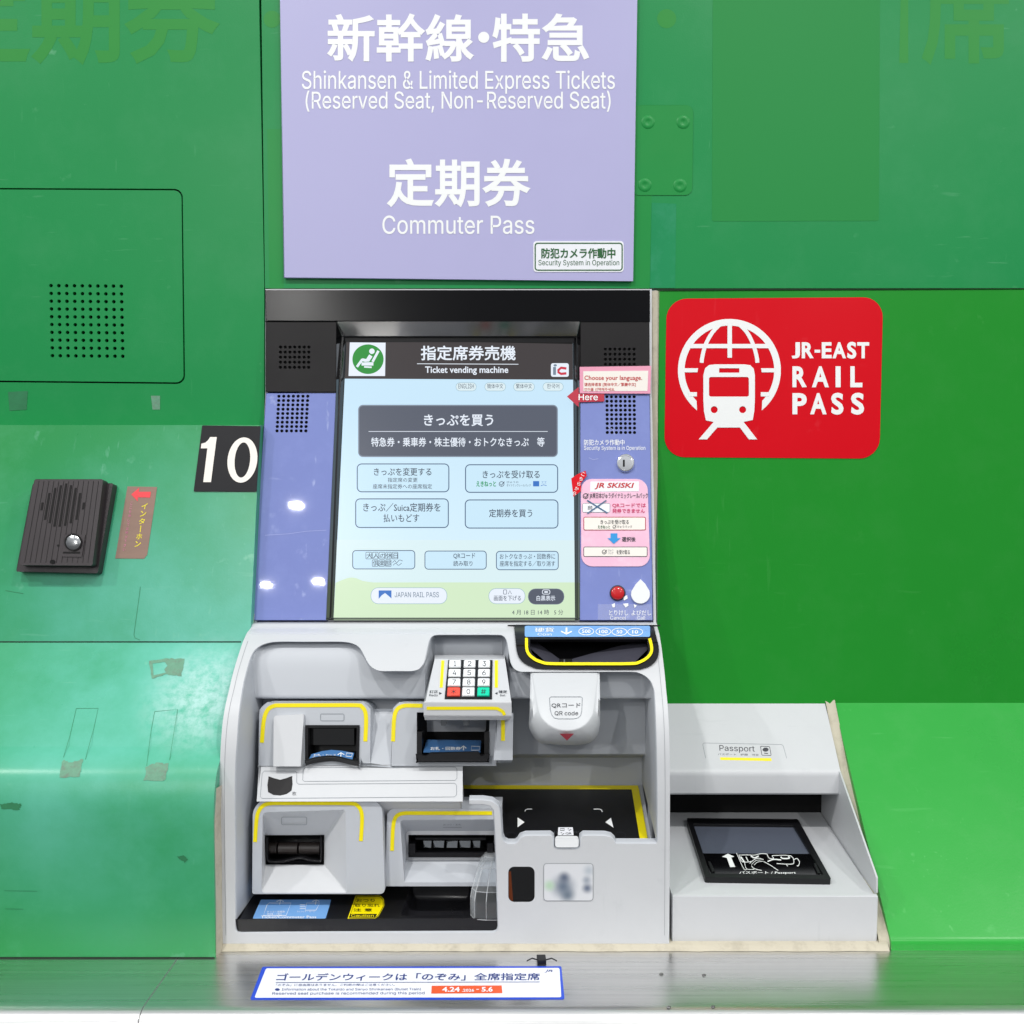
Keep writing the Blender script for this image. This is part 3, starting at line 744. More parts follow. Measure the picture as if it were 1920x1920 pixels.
for pts in ([(1168, 1119), (1176, 1116), (1177, 1122), (1170, 1126)], [(1147, 1133), (1153, 1131), (1153, 1138), (1149, 1139)], [(1168, 1132), (1178, 1131), (1178, 1136), (1173, 1139)], [(1188, 1133), (1194, 1135), (1190, 1140)]):
    b = MB(); b.sheet(LP, pts, M['white'], 0.0015); b.build('tape_shred', rpn)
# key lock
def stack(surf, cx, cy, levels, m_, n=28, cap=True, ry=1.0):
    b = MB(); b.loft([[surf.hit(x, y, off)[0] for x, y in circ(cx, cy, r, r * ry, n)] for r, off in levels], m_, cap1=cap); return b
b = stack(LP, 1173, 868, [(18, 0.0005), (17.5, 0.002), (16, 0.004), (14, 0.0045), (13.6, 0.0036), (12, 0.0037)], M['chrome'])
lk = b.build('key_lock', tm)
b = MB(); b.slab(LP, [(1168, 862), (1171.5, 862), (1171.5, 875), (1168, 875)], M['hole'], 0.0041, 0.0005); b.build('keyhole', lk)
b = stack(LP, 1158, 1112, [(15, 0.0005), (14.4, 0.002), (13, 0.0025)], M['ink'], cap=False)
bz = b.build('cancel_button', tm)
b = stack(LP, 1158, 1112, [(12.8, 0.001), (12.4, 0.004), (10.5, 0.0052), (6, 0.0058), (2, 0.006)], M['redbtn']); b.build('red_cap', bz)
drop = [(1201, 1086)] + [(1201 + 17.5 * math.sin(math.radians(t)), 1114 - 17.5 * math.cos(math.radians(t))) for t in range(62, 300, 8)]
b = MB(); b.slab(LP, smooth_poly(drop, 2, True), M['keywhite'], 0.0035, 0.0035); b.build('call_button', tm, 0.0006)
b = MB(); b.sheet(LP, [(1121, 1133), (1221, 1133), (1223, 1162), (1121, 1162)], M['film'], 0.0012); tag(b.build('clear_tape'), 'strip of clear tape over the cancel and call lettering', 'tape')

# screen: recessed black frame and glass
SCR = S((637, -0.013), (1158, 0.070))
scrq = [(650, 634), (1074, 634), (1078, 1158), (625.5, 1158)]
b = MB()
outq = [(631, 603), (1088, 603), (1087, 1163), (611.5, 1163)]
def on(surf, q, off=0): return [surf.hit(x, y, off)[0] for x, y in q]
o0 = [UP.hit(*outq[0], 0.0005)[0], UP.hit(*outq[1], 0.0005)[0], UP.hit(1088, 735, 0.0005)[0], LP.hit(*outq[2], 0.0008)[0], LP.hit(*outq[3], 0.0008)[0], UP.hit(630.5, 735, 0.0005)[0]]
i0 = on(SCR, [(641, 630), (1082, 630), (1083, 740), (1083, 1160.5), (618, 1160.5), (635, 740)], 0.005)
i1 = on(SCR, [(644, 632), (1080, 632), (1081, 740), (1082, 1159.5), (621, 1159.5), (638, 740)], 0.004)
i2 = on(SCR, [scrq[0], scrq[1], (1074.8, 740), scrq[2], scrq[3], (645.1, 740)], -0.001)
b.loft([o0, i0], M['gloss']); b.loft([i0, i1], M['black']); b.loft([i1, i2], M['gloss'])
b.build('screen_bezel', tm, 0.0008, 2)
hill = [(625.5, 1158), (629, 1093)] + smooth_poly([(629, 1093), (640, 1088), (655, 1083), (668, 1084), (680, 1089), (700, 1092)], 3) + [(1077.5, 1092), (1078, 1158)]
b = MB(); b.sheet(SCR, scrq, M['scr_bg'], 0)
b.sheet(SCR, [(649.5, 637), (1074, 645), (1074.5, 712), (646.5, 710)], M['scr_head'], 0.0002)
b.sheet(SCR, [(650, 634), (1074, 634), (1074, 645), (649.5, 637)], M['hole'], 0.0002)
b.sheet(SCR, [(632, 1012), (1077, 1013), (1078, 1158), (625.5, 1158)], M['scr_low'], 0.0002)
b.sheet(SCR, hill, M['scr_green'], 0.0004)
b.text(SCR, '指定席券売機', ((789, 648), (967, 676)), M['scr_white'], 0.0005, 0.018, 3)
b.text(SCR, 'Ticket vending machine', ((797, 687), (953, 703)), M['scr_white'], 0.0005, 0.018, 3)
b.stroke(SCR, [(782, 682), (972, 683)], 1.2, M['scr_white'], 0.0005)
b.sheet(SCR, [(656, 642), (723, 642.5), (722, 705), (653.5, 705)], M['scr_white'], 0.0005)
b.sheet(SCR, circ(690, 673.5, 29.3, 27.8, 40), M['scr_leaf'], 0.0007)
Z = lambda pts: tr(pts, 480, 520, 2.526)
b.sheet(SCR, Z(circ(549, 350, 13)), M['scr_white'], 0.0009)
b.stroke(SCR, Z([(580, 348), (552, 400)]), 4.6, M['scr_white'], 0.0009); b.stroke(SCR, Z([(556, 410), (500, 410)]), 6.2, M['scr_white'], 0.0010); b.stroke(SCR, Z([(548, 426), (512, 424)]), 3.0, M['scr_white'], 0.0011)
b.stroke(SCR, Z([(544, 370), (527, 396)]), 7.4, M['scr_white'], 0.0012); b.stroke(SCR, Z([(530, 396), (502, 390)]), 5.6, M['scr_white'], 0.0013); b.stroke(SCR, Z([(504, 388), (478, 424)]), 4.6, M['scr_white'], 0.0014)
b.stroke(SCR, Z([(562, 362), (541, 400), (506, 402)]), 0.9, M['scr_leaf'], 0.0015)
b.sheet(SCR, rr(1033, 681, 1066.5, 706.5, 4), M['scr_white'], 0.0005)
b.sheet(SCR, rr(1037, 688, 1042.5, 703, 1), M['scr_scr'] if 'scr_scr' in M else M['scr_grey'], 0.0007); b.sheet(SCR, circ(1041, 685, 3.2, 2.2), M['scr_grey'], 0.0007)
b.stroke(SCR, [(1062, 691), (1052, 689.5), (1047, 694), (1047, 698), (1052, 701), (1062, 700)], 4.6, M['scr_red'], 0.0007)
b.text(SCR, '4 月 18 日 14 時   5 分', ((960, 1143), (1056, 1153)), M['scr_ink'], 0.0008, 0.0, 2)
scr = b.build('touch_screen', tm)
def button(x0, y0, x1, y1, r, face, edge, texts, ew=1.8, extra=None):
    b = MB(); sl = 0.015
    q = rr(x0, y0, x1, y1, r); b.sheet(SCR, q, edge, 0.0007)
    b.sheet(SCR, rr(x0 + ew, y0 + ew, x1 - ew, y1 - ew, max(1, r - ew)), face, 0.0010)
    for t in texts: b.text(SCR, t[0], t[1], t[2], 0.0014, t[3] if len(t) > 3 else 0.004, 2)
    if extra: extra(b)
    return b.build('screen_button', scr)
ink, gk, wt = M['scr_ink'], M['scr_grey'], M['scr_white']
for cx, w_, t in ((874, 39, 'ENGLISH'), (928.5, 40, '簡体中文'), (982.5, 40, '繁体中文'), (1037, 39, '한국어')):
    button(cx - w_ / 2, 717, cx + w_ / 2, 733.5, 8, M['scr_pill'], M['scr_pill2'], [(t, ((cx - w_ / 2 + (5 if t != '한국어' else 8), 719.5), (cx + w_ / 2 - (5 if t != '한국어' else 8), 728.5)), ink, 0.0)], 0.9)
button(671.5, 759, 1046, 857, 9, M['scr_dark'], M['scr_darkedge'], [('きっぷを買う', ((795, 777), (925, 799)), wt, 0.016), ('特急券・乗車券・株主優待・おトクなきっぷ　等', ((696, 820), (1021, 837.5)), wt, 0.012)], 2.2,
       lambda b: b.stroke(SCR, [(691, 809), (1027, 809)], 1.0, wt, 0.0014))
button(669, 869, 842.5, 923, 9, M['scr_btn'], M['scr_edge'], [('きっぷを変更する', ((701, 877), (809, 892)), ink, 0.008), ('指定席の変更', ((727, 895.5), (783, 904)), ink), ('座席未指定券への座席指定', ((699, 907.5), (810, 916.5)), ink)])
def logos(b):
    b.text(SCR, 'えきねっと', ((893, 902), (930, 912.5)), M['scr_teal'], 0.0014, 0.03)
    b.stroke(SCR, circ(940.5, 907.5, 4.6, 4.4, 16), 1.1, ink, 0.0014, closed=True); b.stroke(SCR, [(937.5, 907), (940, 910), (946, 903)], 1.3, ink, 0.0015)
    b.text(SCR, 'びゅうの', ((950, 902), (972, 906)), ink, 0.0014); b.text(SCR, 'ダイナミックレールパック', ((950, 907.5), (995, 912.5)), ink, 0.0014)
    b.sheet(SCR, [(999.5, 902), (1011, 902), (1011, 912), (999.5, 912)], M['scr_blue'], 0.0014)
    b.text(SCR, '工工', ((1015, 902.5), (1025, 906)), M['scr_blue'], 0.0014); b.stroke(SCR, [(1014, 911), (1019, 909), (1025, 910.5)], 1.1, M['scr_blue'], 0.0014)
button(872, 870.5, 1046.5, 924, 9, M['scr_btn'], M['scr_edge'], [('きっぷを受け取る', ((905, 882), (1012, 897)), ink, 0.008)], 1.8, logos)
button(666, 934.5, 841.5, 990, 9, M['scr_btn'], M['scr_edge'], [('きっぷ／Suica定期券を', ((681, 943), (826, 959.5)), ink, 0.008), ('払いもどす', ((719, 963.5), (786, 979)), ink, 0.008)])
button(871.5, 936.5, 1047, 991, 9, M['scr_btn'], M['scr_edge'], [('定期券を買う', ((917, 954.5), (998, 970)), ink, 0.008)])
def grown(b):
    for i in range(5): b.stroke(SCR, rr(686 + i * 12.4, 1035.5, 696.5 + i * 12.4, 1048, 1), 0.8, ink, 0.0014, closed=True)
    for i in range(3): b.stroke(SCR, rr(698 + i * 12.4, 1050, 708.5 + i * 12.4, 1062, 1), 0.8, ink, 0.0014, closed=True)
    b.stroke(SCR, smooth_poly([(736, 1055), (740, 1051), (744, 1055), (749, 1050), (755, 1052)], 4), 0.9, ink, 0.0014)
    b.stroke(SCR, smooth_poly([(737, 1060), (742, 1056), (747, 1060), (753, 1056)], 4), 0.9, ink, 0.0014)
button(660.5, 1031.5, 778.5, 1067.5, 7, M['scr_btn'], M['scr_edge'], [('大人の休日', ((687, 1037), (746, 1047)), ink), ('倶楽部', ((699, 1051), (733, 1061)), ink)], 1.5, grown)
button(796, 1032.5, 912.5, 1068, 7, M['scr_btn'], M['scr_edge'], [('QRコード', ((850, 1037), (891, 1048)), ink, 0.006), ('読み取り', ((850, 1051.5), (886, 1061.5)), ink, 0.006)], 1.5)
button(930, 1033, 1047.5, 1069, 7, M['scr_btn'], M['scr_edge'], [('おトクなきっぷ・回数券に', ((937, 1038), (1041, 1048.5)), ink, 0.005), ('座席を指定する／取り消す', ((937, 1051.5), (1041, 1062)), ink, 0.005)], 1.5)
def jrp(b):
    b.sheet(SCR, [(710, 1107), (734, 1107), (734, 1123), (710, 1123)], M['scr_blue'], 0.0014)
    b.sheet(SCR, [(710, 1123), (716, 1116), (722, 1112), (727, 1116), (734, 1122), (734, 1123)], M['scr_white'], 0.0016)
button(695, 1101.5, 838.5, 1132.5, 14, M['scr_white'], M['scr_pill2'], [('JAPAN RAIL PASS', ((740, 1110), (823, 1120)), gk, 0.006)], 1.0, jrp)
def p2(b):
    b.stroke(SCR, rr(944, 1106, 950, 1114, 1), 0.9, ink, 0.0014, closed=True); b.stroke(SCR, [(953, 1114), (956, 1107), (959, 1114)], 0.9, ink, 0.0014)
button(916, 1103, 985, 1132.5, 14, M['scr_white'], M['scr_pill2'], [('画面を下げる', ((926, 1116.5), (977, 1126.5)), ink)], 1.0, p2)
def p3(b): b.stroke(SCR, rr(1017, 1106, 1031, 1114, 3), 1.3, wt, 0.0014, closed=True); b.sheet(SCR, rr(1020.5, 1108.5, 1027.5, 1111.5, 1), wt, 0.0014)
button(990, 1103.5, 1058, 1133.5, 14, M['scr_dark'], M['scr_darkedge'], [('白黒表示', ((1006, 1116.5), (1041, 1126.5)), wt, 0.012)], 1.0, p3)

# ---- coin inlet
COB = tr([(200, 225), (206, 200), (228, 190), (1690, 193), (1712, 200), (1722, 222), (1750, 340), (1770, 420), (1774, 500), (1750, 570), (1690, 630), (1600, 664), (1500, 675), (1000, 674), (520, 670), (400, 650), (300, 600), (250, 540), (226, 470), (212, 350)], 930, 1140, 5.818)
ci_rows = [r for r, _ in PR if 1172 < r < 1258]
b = MB(); b.slab(BS, smooth_poly(COB, 2, True), M['black'], 0.003, 0.004, [funnel], ci_rows, hole_back=0.01)
ci = b.build('coin_inlet', tm, smooth=2)
b = MB(); b.sheet(BS, rr(984, 1175.3, 1218.5, 1196, 3), M['sky'], 0.0036, rows=ci_rows)
b.text(BS, '硬貨', ((1003, 1179), (1039, 1187.5)), M['white'], 0.0042, 0.006); b.text(BS, 'Coin', ((1008, 1189), (1034, 1194)), M['white'], 0.0042)
b.stroke(BS, [(1062, 1179), (1062, 1184), (1062, 1191)], 3.2, M['white'], 0.0042); b.stroke(BS, [(1052, 1186), (1062, 1191), (1072, 1186)], 2.4, M['white'], 0.0042)
for cx, cy, t in ((1099, 1186, '500'), (1131, 1186.6, '100'), (1161, 1187, '50'), (1190.5, 1187.2, '10')):
    b.stroke(BS, circ(cx, cy, 14, 6.8, 28), 1.2, M['white'], 0.0042, closed=True); hw = 8 if len(t) == 3 else 5.5
    b.text(BS, t, ((cx - hw, cy - 3.6), (cx + hw, cy + 3.4)), M['white'], 0.0042, 0.02)
b.build('coin_label', ci)
YU = smooth_poly(tr([(333, 340), (335, 450), (358, 515), (420, 570), (500, 604), (600, 620), (1000, 622), (1460, 620), (1560, 604), (1645, 556), (1690, 495), (1692, 430), (1672, 345)], 930, 1140, 5.818), 4)
b = MB(); b.stroke(BS, YU, 5.4, M['yellow'], 0.0046, 0.0014); b.build('yellow_rim', ci)
b = MB(); fl = [BS.hit(x, y, -0.006)[0] for x, y in funnel]; bk = [Vector((p.x * 0.98, p.y + 0.045, p.z - 0.006)) for p in fl]
b.loft([fl, bk], M['black'], cap1=True); b.build('funnel', ci)
FL = lambda x, y, d: P(930 + x / 5.818, 1140 + y / 5.818, d)
b = MB(); b.loft([[FL(375, 345, 0.106), FL(405, 340, 0.100)], [FL(372, 440, 0.132), FL(690, 555, 0.128)], [FL(560, 602, 0.157), FL(690, 600, 0.151)]], M['flap'], closed=False)
b.loft([[FL(1660, 345, 0.106), FL(1600, 340, 0.100)], [FL(1668, 440, 0.132), FL(830, 555, 0.128)], [FL(1500, 604, 0.157), FL(830, 600, 0.151)]], M['flap'], closed=False)
b.face([FL(690, 555, 0.120), FL(830, 555, 0.120), FL(830, 604, 0.150), FL(690, 604, 0.150)], M['hole'])
b.face([FL(738, 560, 0.135), FL(752, 560, 0.135), FL(752, 600, 0.155), FL(738, 600, 0.155)], M['grey'])
b.build('coin_flap', ci, smooth=20)

# ---- QR hood
q8 = lambda pts: tr(pts, 930, 1140, 5.818)
topo = q8([(385, 740), (390, 712), (410, 702), (750, 700), (1090, 702), (1112, 712), (1120, 740), (1104, 900), (1085, 1080), (1060, 1180), (1000, 1268), (905, 1328), (775, 1350), (650, 1330), (545, 1270), (475, 1190), (440, 1080), (412, 900)])
skir = q8([(375, 750), (378, 716), (400, 702), (750, 700), (1100, 702), (1124, 716), (1132, 750), (1134, 920), (1136, 1200), (1128, 1310), (1085, 1420), (985, 1482), (775, 1496), (560, 1484), (450, 1448), (362, 1310), (366, 1150), (372, 920)])
QS = S((1259, 0.174), (1376, 0.236))
def qd(py): return -QS.hit(CX, py)[0].y
TO = smooth_poly(topo, 3, True); SK = smooth_poly(skir, 3, True)
c_ = Vector((sum(p[0] for p in TO) / len(TO), sum(p[1] for p in TO) / len(TO)))
def sc_(pts, k_): return [(c_.x + (x - c_.x) * k_, c_.y + (y - c_.y) * k_) for x, y in pts]
l0 = [P(x, y, 0.06) for x, y in SK]
l1 = [P(x, y, min(qd(y), 0.205) - 0.030 * sst(1300, 1390, y)) for x, y in SK]
mid = [(a_[0] * 0.5 + b_[0] * 0.5, a_[1] * 0.5 + b_[1] * 0.5) for a_, b_ in zip(TO, SK)]
l2 = [P(x, y, qd(min(y, 1376)) - 0.011 * sst(1320, 1385, y) - 0.002) for x, y in mid]
l3 = [P(x, y, qd(y) - 0.0022) for x, y in TO]; l4 = [P(x, y, qd(y) - 0.0006) for x, y in sc_(TO, 0.965)]
l5 = [P(x, y, qd(y)) for x, y in sc_(TO, 0.93)]
b = MB(); b.loft([l0, l1, l2, l3, l4, l5], M['hoodwhite'], cap1=True)
qh = b.build('qr_reader_hood', tm, smooth=60)
b = MB(); lab = q8([(600, 968), (928, 968), (942, 980), (936, 1120), (925, 1170), (895, 1198), (850, 1208), (680, 1208), (635, 1198), (608, 1165), (592, 1110), (583, 980)])
b.stroke(QS, lab, 0.8, M['grey_ink'], 0.0006, closed=True)
b.text(QS, 'QRコード', ((1034, 1318), (1088.5, 1327.5)), M['ink'], 0.0006); b.text(QS, 'QR code', ((1040, 1333.3), (1084, 1341.5)), M['ink'], 0.0006)
b.build('reader_label', qh)
b = MB(); QT = S((1370, 0.2315), (1392, 0.2185)); b.sheet(QT, [(1049, 1375.5), (1076.5, 1375.5), (1063, 1388.5)], M['crimson'], 0.0045); b.build('red_triangle', qh)

# ---- keypad
KS = S((1236, 0.146), (1313, 0.214))
q7 = lambda pts: tr(pts, 780, 1160, 6.62)
KT = q7([(232, 500), (1105, 500), (1182, 1028), (118, 1022)])
b = MB()
top_ = on(KS, KT); back_ = [P(815, 1228, 0.10), P(947, 1228, 0.10)]
fr_t = [P(794.5, 1316, 0.2165), P(959, 1317, 0.2165)]; fr_b = [P(794.5, 1342, 0.2165), P(959.5, 1343, 0.2165)]; un = [P(797, 1350, 0.2100), P(957, 1350, 0.2100)]
end = [P(805, 1336, 0.09), P(950, 1336, 0.09)]
mesh_rows = [[back_[0], back_[1]], [top_[0], top_[1]], [top_[3], top_[2]], [fr_t[0], fr_t[1]], [fr_b[0], fr_b[1]], [un[0], un[1]], [end[0], end[1]]]
b.loft(mesh_rows, M['shell'], closed=False)
for i in (0, 1):
    pts = [r[i] for r in mesh_rows]; b.face(pts, M['shell'])
kp = b.build('keypad', tm, 0.0022, 3, smooth=30)
b = MB(); b.slab(KS, q7([(402, 510), (950, 512), (942, 995), (355, 992)]), M['black'], 0.0012, 0.0012)
kb = b.build('key_bed', kp)
rows_k = ((513, 610), (624, 727), (740, 843), (852, 968)); names = '123456789*0#'
for r_i, (ya, yb) in enumerate(rows_k):
    for c_i in range(3):
        f0 = (ya - 513) / 455; f1 = (yb - 513) / 455
        xl = lambda f: ((412, 595, 775)[c_i] * (1 - f) + (383, 568, 757)[c_i] * f); xr = lambda f: ((560, 741, 922)[c_i] * (1 - f) + (546, 726, 913)[c_i] * f)
        ch = names[r_i * 3 + c_i]; mt = M['coral'] if ch == '*' else M['mint'] if ch == '#' else M['keywhite']
        q = q7([(xl(f0) + 4, ya + 2), (xr(f0) - 4, ya + 2), (xr(f1) - 6, yb - 14), (xl(f1) + 6, yb - 14)])
        q_b = q7([(xl(f0), ya + 1), (xr(f0), ya + 1), (xr(f1), yb), (xl(f1), yb)])
        b = MB(); lb = on(KS, rq(q_b, 1.6, 3), 0.0012); lm = on(KS, rq(q, 1.6, 3), 0.0030); c = (lm[0] + lm[len(lm) // 2]) / 2
        lt = [p.lerp(c, 0.06) + KS.hit(900, 1270)[1] * 0.0005 for p in lm]
        b.loft([lb, lm, lt], mt, cap1=True)
        xm = (q[0][0] + q[1][0] + q[2][0] + q[3][0]) / 4; ym = (q[0][1] + q[2][1]) / 2; hw, hh = (3.4, 4.6)
        if ch == '1': hw = 2.2
        if ch in '*#': hw = 4.6
        b.text(KS, ch if ch != '*' else '＊', ((xm - hw, ym - hh), (xm + hw, ym + hh)), M['ink'], 0.0038, 0.0, 3)
        b.build('key', kp)
for q in ([(315, 518), (352, 518), (331, 855), (294, 855)], [(978, 516), (1017, 516), (1016, 855), (978, 855)]):
    b = MB(); b.sheet(KS, q7(q), M['yellow'], 0.0004); b.build('yellow_stripe', kp)
b = MB(); q = lambda x0, y0, x1, y1: ((780 + x0 / 6.62, 1160 + y0 / 6.62), (780 + x1 / 6.62, 1160 + y1 / 6.62))
b.text(KS, '訂正', q(168, 888, 272, 922), M['ink'], 0.0005, 0.01); b.text(KS, 'Redo', q(165, 936, 270, 962), M['ink'], 0.0005)
b.text(KS, '確定', q(1025, 888, 1130, 925), M['ink'], 0.0005, 0.01); b.text(KS, 'Set', q(1042, 938, 1108, 962), M['ink'], 0.0005)
b.sheet(KS, q7([(288, 910), (322, 926), (288, 942)]), M['ink'], 0.0005); b.sheet(KS, q7([(1012, 910), (980, 926), (1012, 942)]), M['ink'], 0.0005); b.build('lettering', kp)
KF = Surf([(-0.2165, fr_t[0].z), (-0.2165, fr_b[0].z)])
b = MB(); b.stroke(KF, smooth_poly([(800, 1328), (860, 1328), (925, 1328), (936, 1330.5), (943, 1335), (946, 1341)], 4), 6, M['yellow'], 0.0005); b.build('yellow_stripe', kp)

# ---- banknote and card slots
def module(name, surf, outer, holes=(), back=0.06, mt='lining', bev=0.006, rows=(), parent=None):
    b = MB(); b.slab(surf, outer, M[mt], 0, back, holes, rows, hole_back=0.03, hole_mat=M['black'])
    return b.build(name, parent or tm, bev, 3, smooth=32)
q2 = lambda pts: tr(pts, 400, 1140, 3.4286)
q3 = lambda pts: tr(pts, 400, 1440, 3.4286)
def arch(surf, pts, parent, wd=7.6, off=0.0005):
    b = MB(); b.stroke(surf, smooth_poly(pts, 4), wd, M['yellow'], off); b.build('yellow_stripe', parent)

# upper left slot
A1 = S((1316, 0.158), (1440, 0.172))
sl1 = q2([(592, 754), (940, 754), (934, 984), (592, 984)])
m1 = module('card_slot', A1, rq(((487, 1316), (695, 1316), (695, 1442), (484, 1442)), (22, 20, 0, 0)), [sl1])
arch(A1, q2([(312, 866), (322, 740), (336, 680), (358, 645), (395, 628), (440, 626), (700, 625), (920, 625), (955, 636), (976, 668), (982, 730), (977, 858)]), m1)
A1p = S((1338, 0.165), (1436, 0.186))
b = MB(); b.slab(A1p, rq(q2([(388, 692), (582, 680), (560, 1018), (386, 1018)]), (6, 3, 0, 0)), M['shell'], 0, 0.03); b.build('raised_pad', m1, 0.0022)
b = MB()
def recess(b, surf, outer, deep, m_, shrink=0.9, cap=True, capm=None):
    l0_ = [surf.hit(x, y, 0)[0] for x, y in outer]; cc = Vector((0, 0, 0))
    for p in l0_: cc += p / len(l0_)
    l1_ = [Vector((cc.x + (p.x - cc.x) * shrink, p.y + deep, cc.z + (p.z - cc.z) * shrink)) for p in l0_]
    b.loft([l0_, l1_], m_)
    if cap: b.face(l1_, capm or m_)
def frame(b, surf, outer, wd, m_, off, back):
    n = inward(outer); inn_ = [(p[0] + v.x * wd, p[1] + v.y * wd) for p, v in zip(outer, n)]
    b.slab(surf, outer, m_, off, back, [inn_], hole_back=back)
frame(b, A1, rq(sl1, 3), 5, M['black'], 0.002, 0.012); recess(b, A1, sl1, 0.028, M['black'], 0.85)
b.face(on(A1, q2([(622, 775), (905, 775), (905, 880), (622, 880)]), -0.012), M['gloss'])
b.build('slot_mouth', m1, 0.0006, 2)
b = MB(); A1l = S((1404, 0.158), (1427, 0.176))
lipp = smooth_poly(q2([(588, 985), (640, 968), (700, 958), (760, 954), (820, 962), (870, 975), (936, 988)]), 3)
b.sheet(A1l, [(px, py) for px, py in q2([(630, 940), (700, 920), (760, 912), (830, 918), (905, 932), (893, 978), (850, 968), (760, 953), (670, 966), (612, 978)])], M['deepblue'], 0.0025)
b.text(A1l, 'お札・カード', (q2([(645, 938)])[0], q2([(790, 952)])[0]), M['white'], 0.0029); b.text(A1l, 'Card', (q2([(640, 955)])[0], q2([(690, 966)])[0]), M['white'], 0.0029)
b.stroke(A1l, q2([(820, 962), (820, 932)]), 1.4, M['white'], 0.0029); b.stroke(A1l, q2([(800, 943), (820, 930), (842, 943)]), 1.4, M['white'], 0.0029)
b.stroke(A1l, q2([(856, 932), (894, 934), (888, 956), (852, 952)]), 1.0, M['white'], 0.0029, closed=True); b.build('slot_label', m1)
b = MB(); b.stroke(A1l, lipp, 4.5, M['black'], 0.004, 0.006); b.build('slot_lip', m1, 0.0005)
b = MB(); b.stroke(A1, rr(601, 1338.5, 645, 1351.5, 2.5), 0.7, M['grey_ink'], 0.0005, closed=True); b.build('embossed_plate', m1)
# slope between the two slots
A12 = S((1345, 0.140), (1434, 0.1725))
b = MB(); b.slab(A12, [(686, 1335), (752, 1335), (765, 1436), (676, 1436)], M['lining'], 0, 0.05); b.build('divider_slope', tm, 0.004, 4)

# upper middle slot (under the keypad)
A2 = S((1316, 0.160), (1436, 0.176))
sl2 = [(782, 1336), (918, 1336), (915.5, 1427), (782, 1427)]
m2 = module('banknote_slot', A2, rq(((737, 1316), (936, 1316), (931, 1436), (733, 1436)), (18, 0, 0, 0)), [sl2])
arch(A2, q2([(1155, 858), (1160, 740), (1168, 680), (1188, 645), (1225, 629), (1270, 627), (1345, 628)]), m2)
b = MB(); recess(b, A2, sl2, 0.05, M['hole'], 0.85)
for x in (782, 908): b.slab(A2, [(x, 1372), (x + 9, 1372), (x + 9, 1424), (x, 1424)], M['black'], 0.003, 0.02)
b.build('slot_mouth', m2)
A2l = S((1386, 0.142), (1409, 0.176))
b = MB(); b.slab(A2l, q2([(1372, 846), (1722, 850), (1716, 925), (1350, 925)]), M['deepblue'], 0, 0.001)
b.text(A2l, 'お札・回数券', (q2([(1395, 892)])[0], q2([(1590, 914)])[0]), M['white'], 0.0004, 0.02)
b.stroke(A2l, q2([(1608, 915), (1608, 890)]), 2, M['white'], 0.0004); b.stroke(A2l, q2([(1590, 902), (1608, 886), (1626, 902)]), 2, M['white'], 0.0004)
b.stroke(A2l, q2([(1660, 888), (1712, 890), (1710, 914), (1658, 914)]), 1.2, M['white'], 0.0004, closed=True); b.build('slot_label', m2)
A2b = S((1408, 0.181), (1430, 0.184))
b = MB(); b.slab(A2b, q2([(1308, 945), (1370, 945), (1395, 928), (1700, 928), (1720, 945), (1770, 945), (1766, 990), (1308, 990)]), M['black'], 0, 0.03); b.build('slot_lip', m2, 0.0015)
for x in (1480, 1625):
    b = MB(); b.slab(S((1345, 0.175), (1365, 0.175)), rq(q2([(x - 20, 690), (x + 20, 690), (x + 17, 756), (x - 17, 756)]), 2), M['grey'], 0, 0.01); b.build('guide_tab', m2, 0.001)
A2c = S((1338, 0.186), (1420, 0.191))
b = MB(); b.slab(A2c, q2([(1822, 690), (1912, 690), (1908, 962), (1818, 962)]), M['lining'], 0, 0.09); mc = b.build('slot_pillar', m2, 0.003)
b = MB(); b.stroke(A2c, [(943, 1347), (943.2, 1368), (943, 1389)], 7.4, M['yellow'], 0.0006); b.build('yellow_stripe', m2)

# sloping shelf with the outlined panels
A5 = S((1434, 0.172), (1500, 0.206))
b = MB(); b.slab(A5, q2([(296, 1020), (1592, 1012), (1592, 1234), (290, 1234)]), M['shell'], 0, 0.06); sh = b.build('sloping_shelf', tm, 0.002)
b = MB()
for pts in (q2([(328, 1048), (525, 1048), (536, 1058), (536, 1122), (548, 1132), (1550, 1126), (1564, 1140), (1564, 1200), (1550, 1214), (312, 1224), (302, 1212), (314, 1062)]),
            q2([(590, 1026), (1555, 1022), (1566, 1036), (1566, 1094), (1554, 1108), (584, 1114), (574, 1104), (578, 1038)])):
    b.stroke(A5, pts, 0.7, M['grey_ink'], 0.0004, closed=True)
b.text(A5, '枚', ((548, 1484), (555.5, 1491.5)), M['ink'], 0.0004); b.build('outline_print', sh)
b = MB(); b.slab(A5, smooth_poly(q2([(362, 1084), (430, 1104), (500, 1082), (506, 1092), (502, 1172), (430, 1204), (352, 1182), (354, 1094)]), 2, True), M['matte'], 0.0006, 0.0006); b.build('display_window', sh)

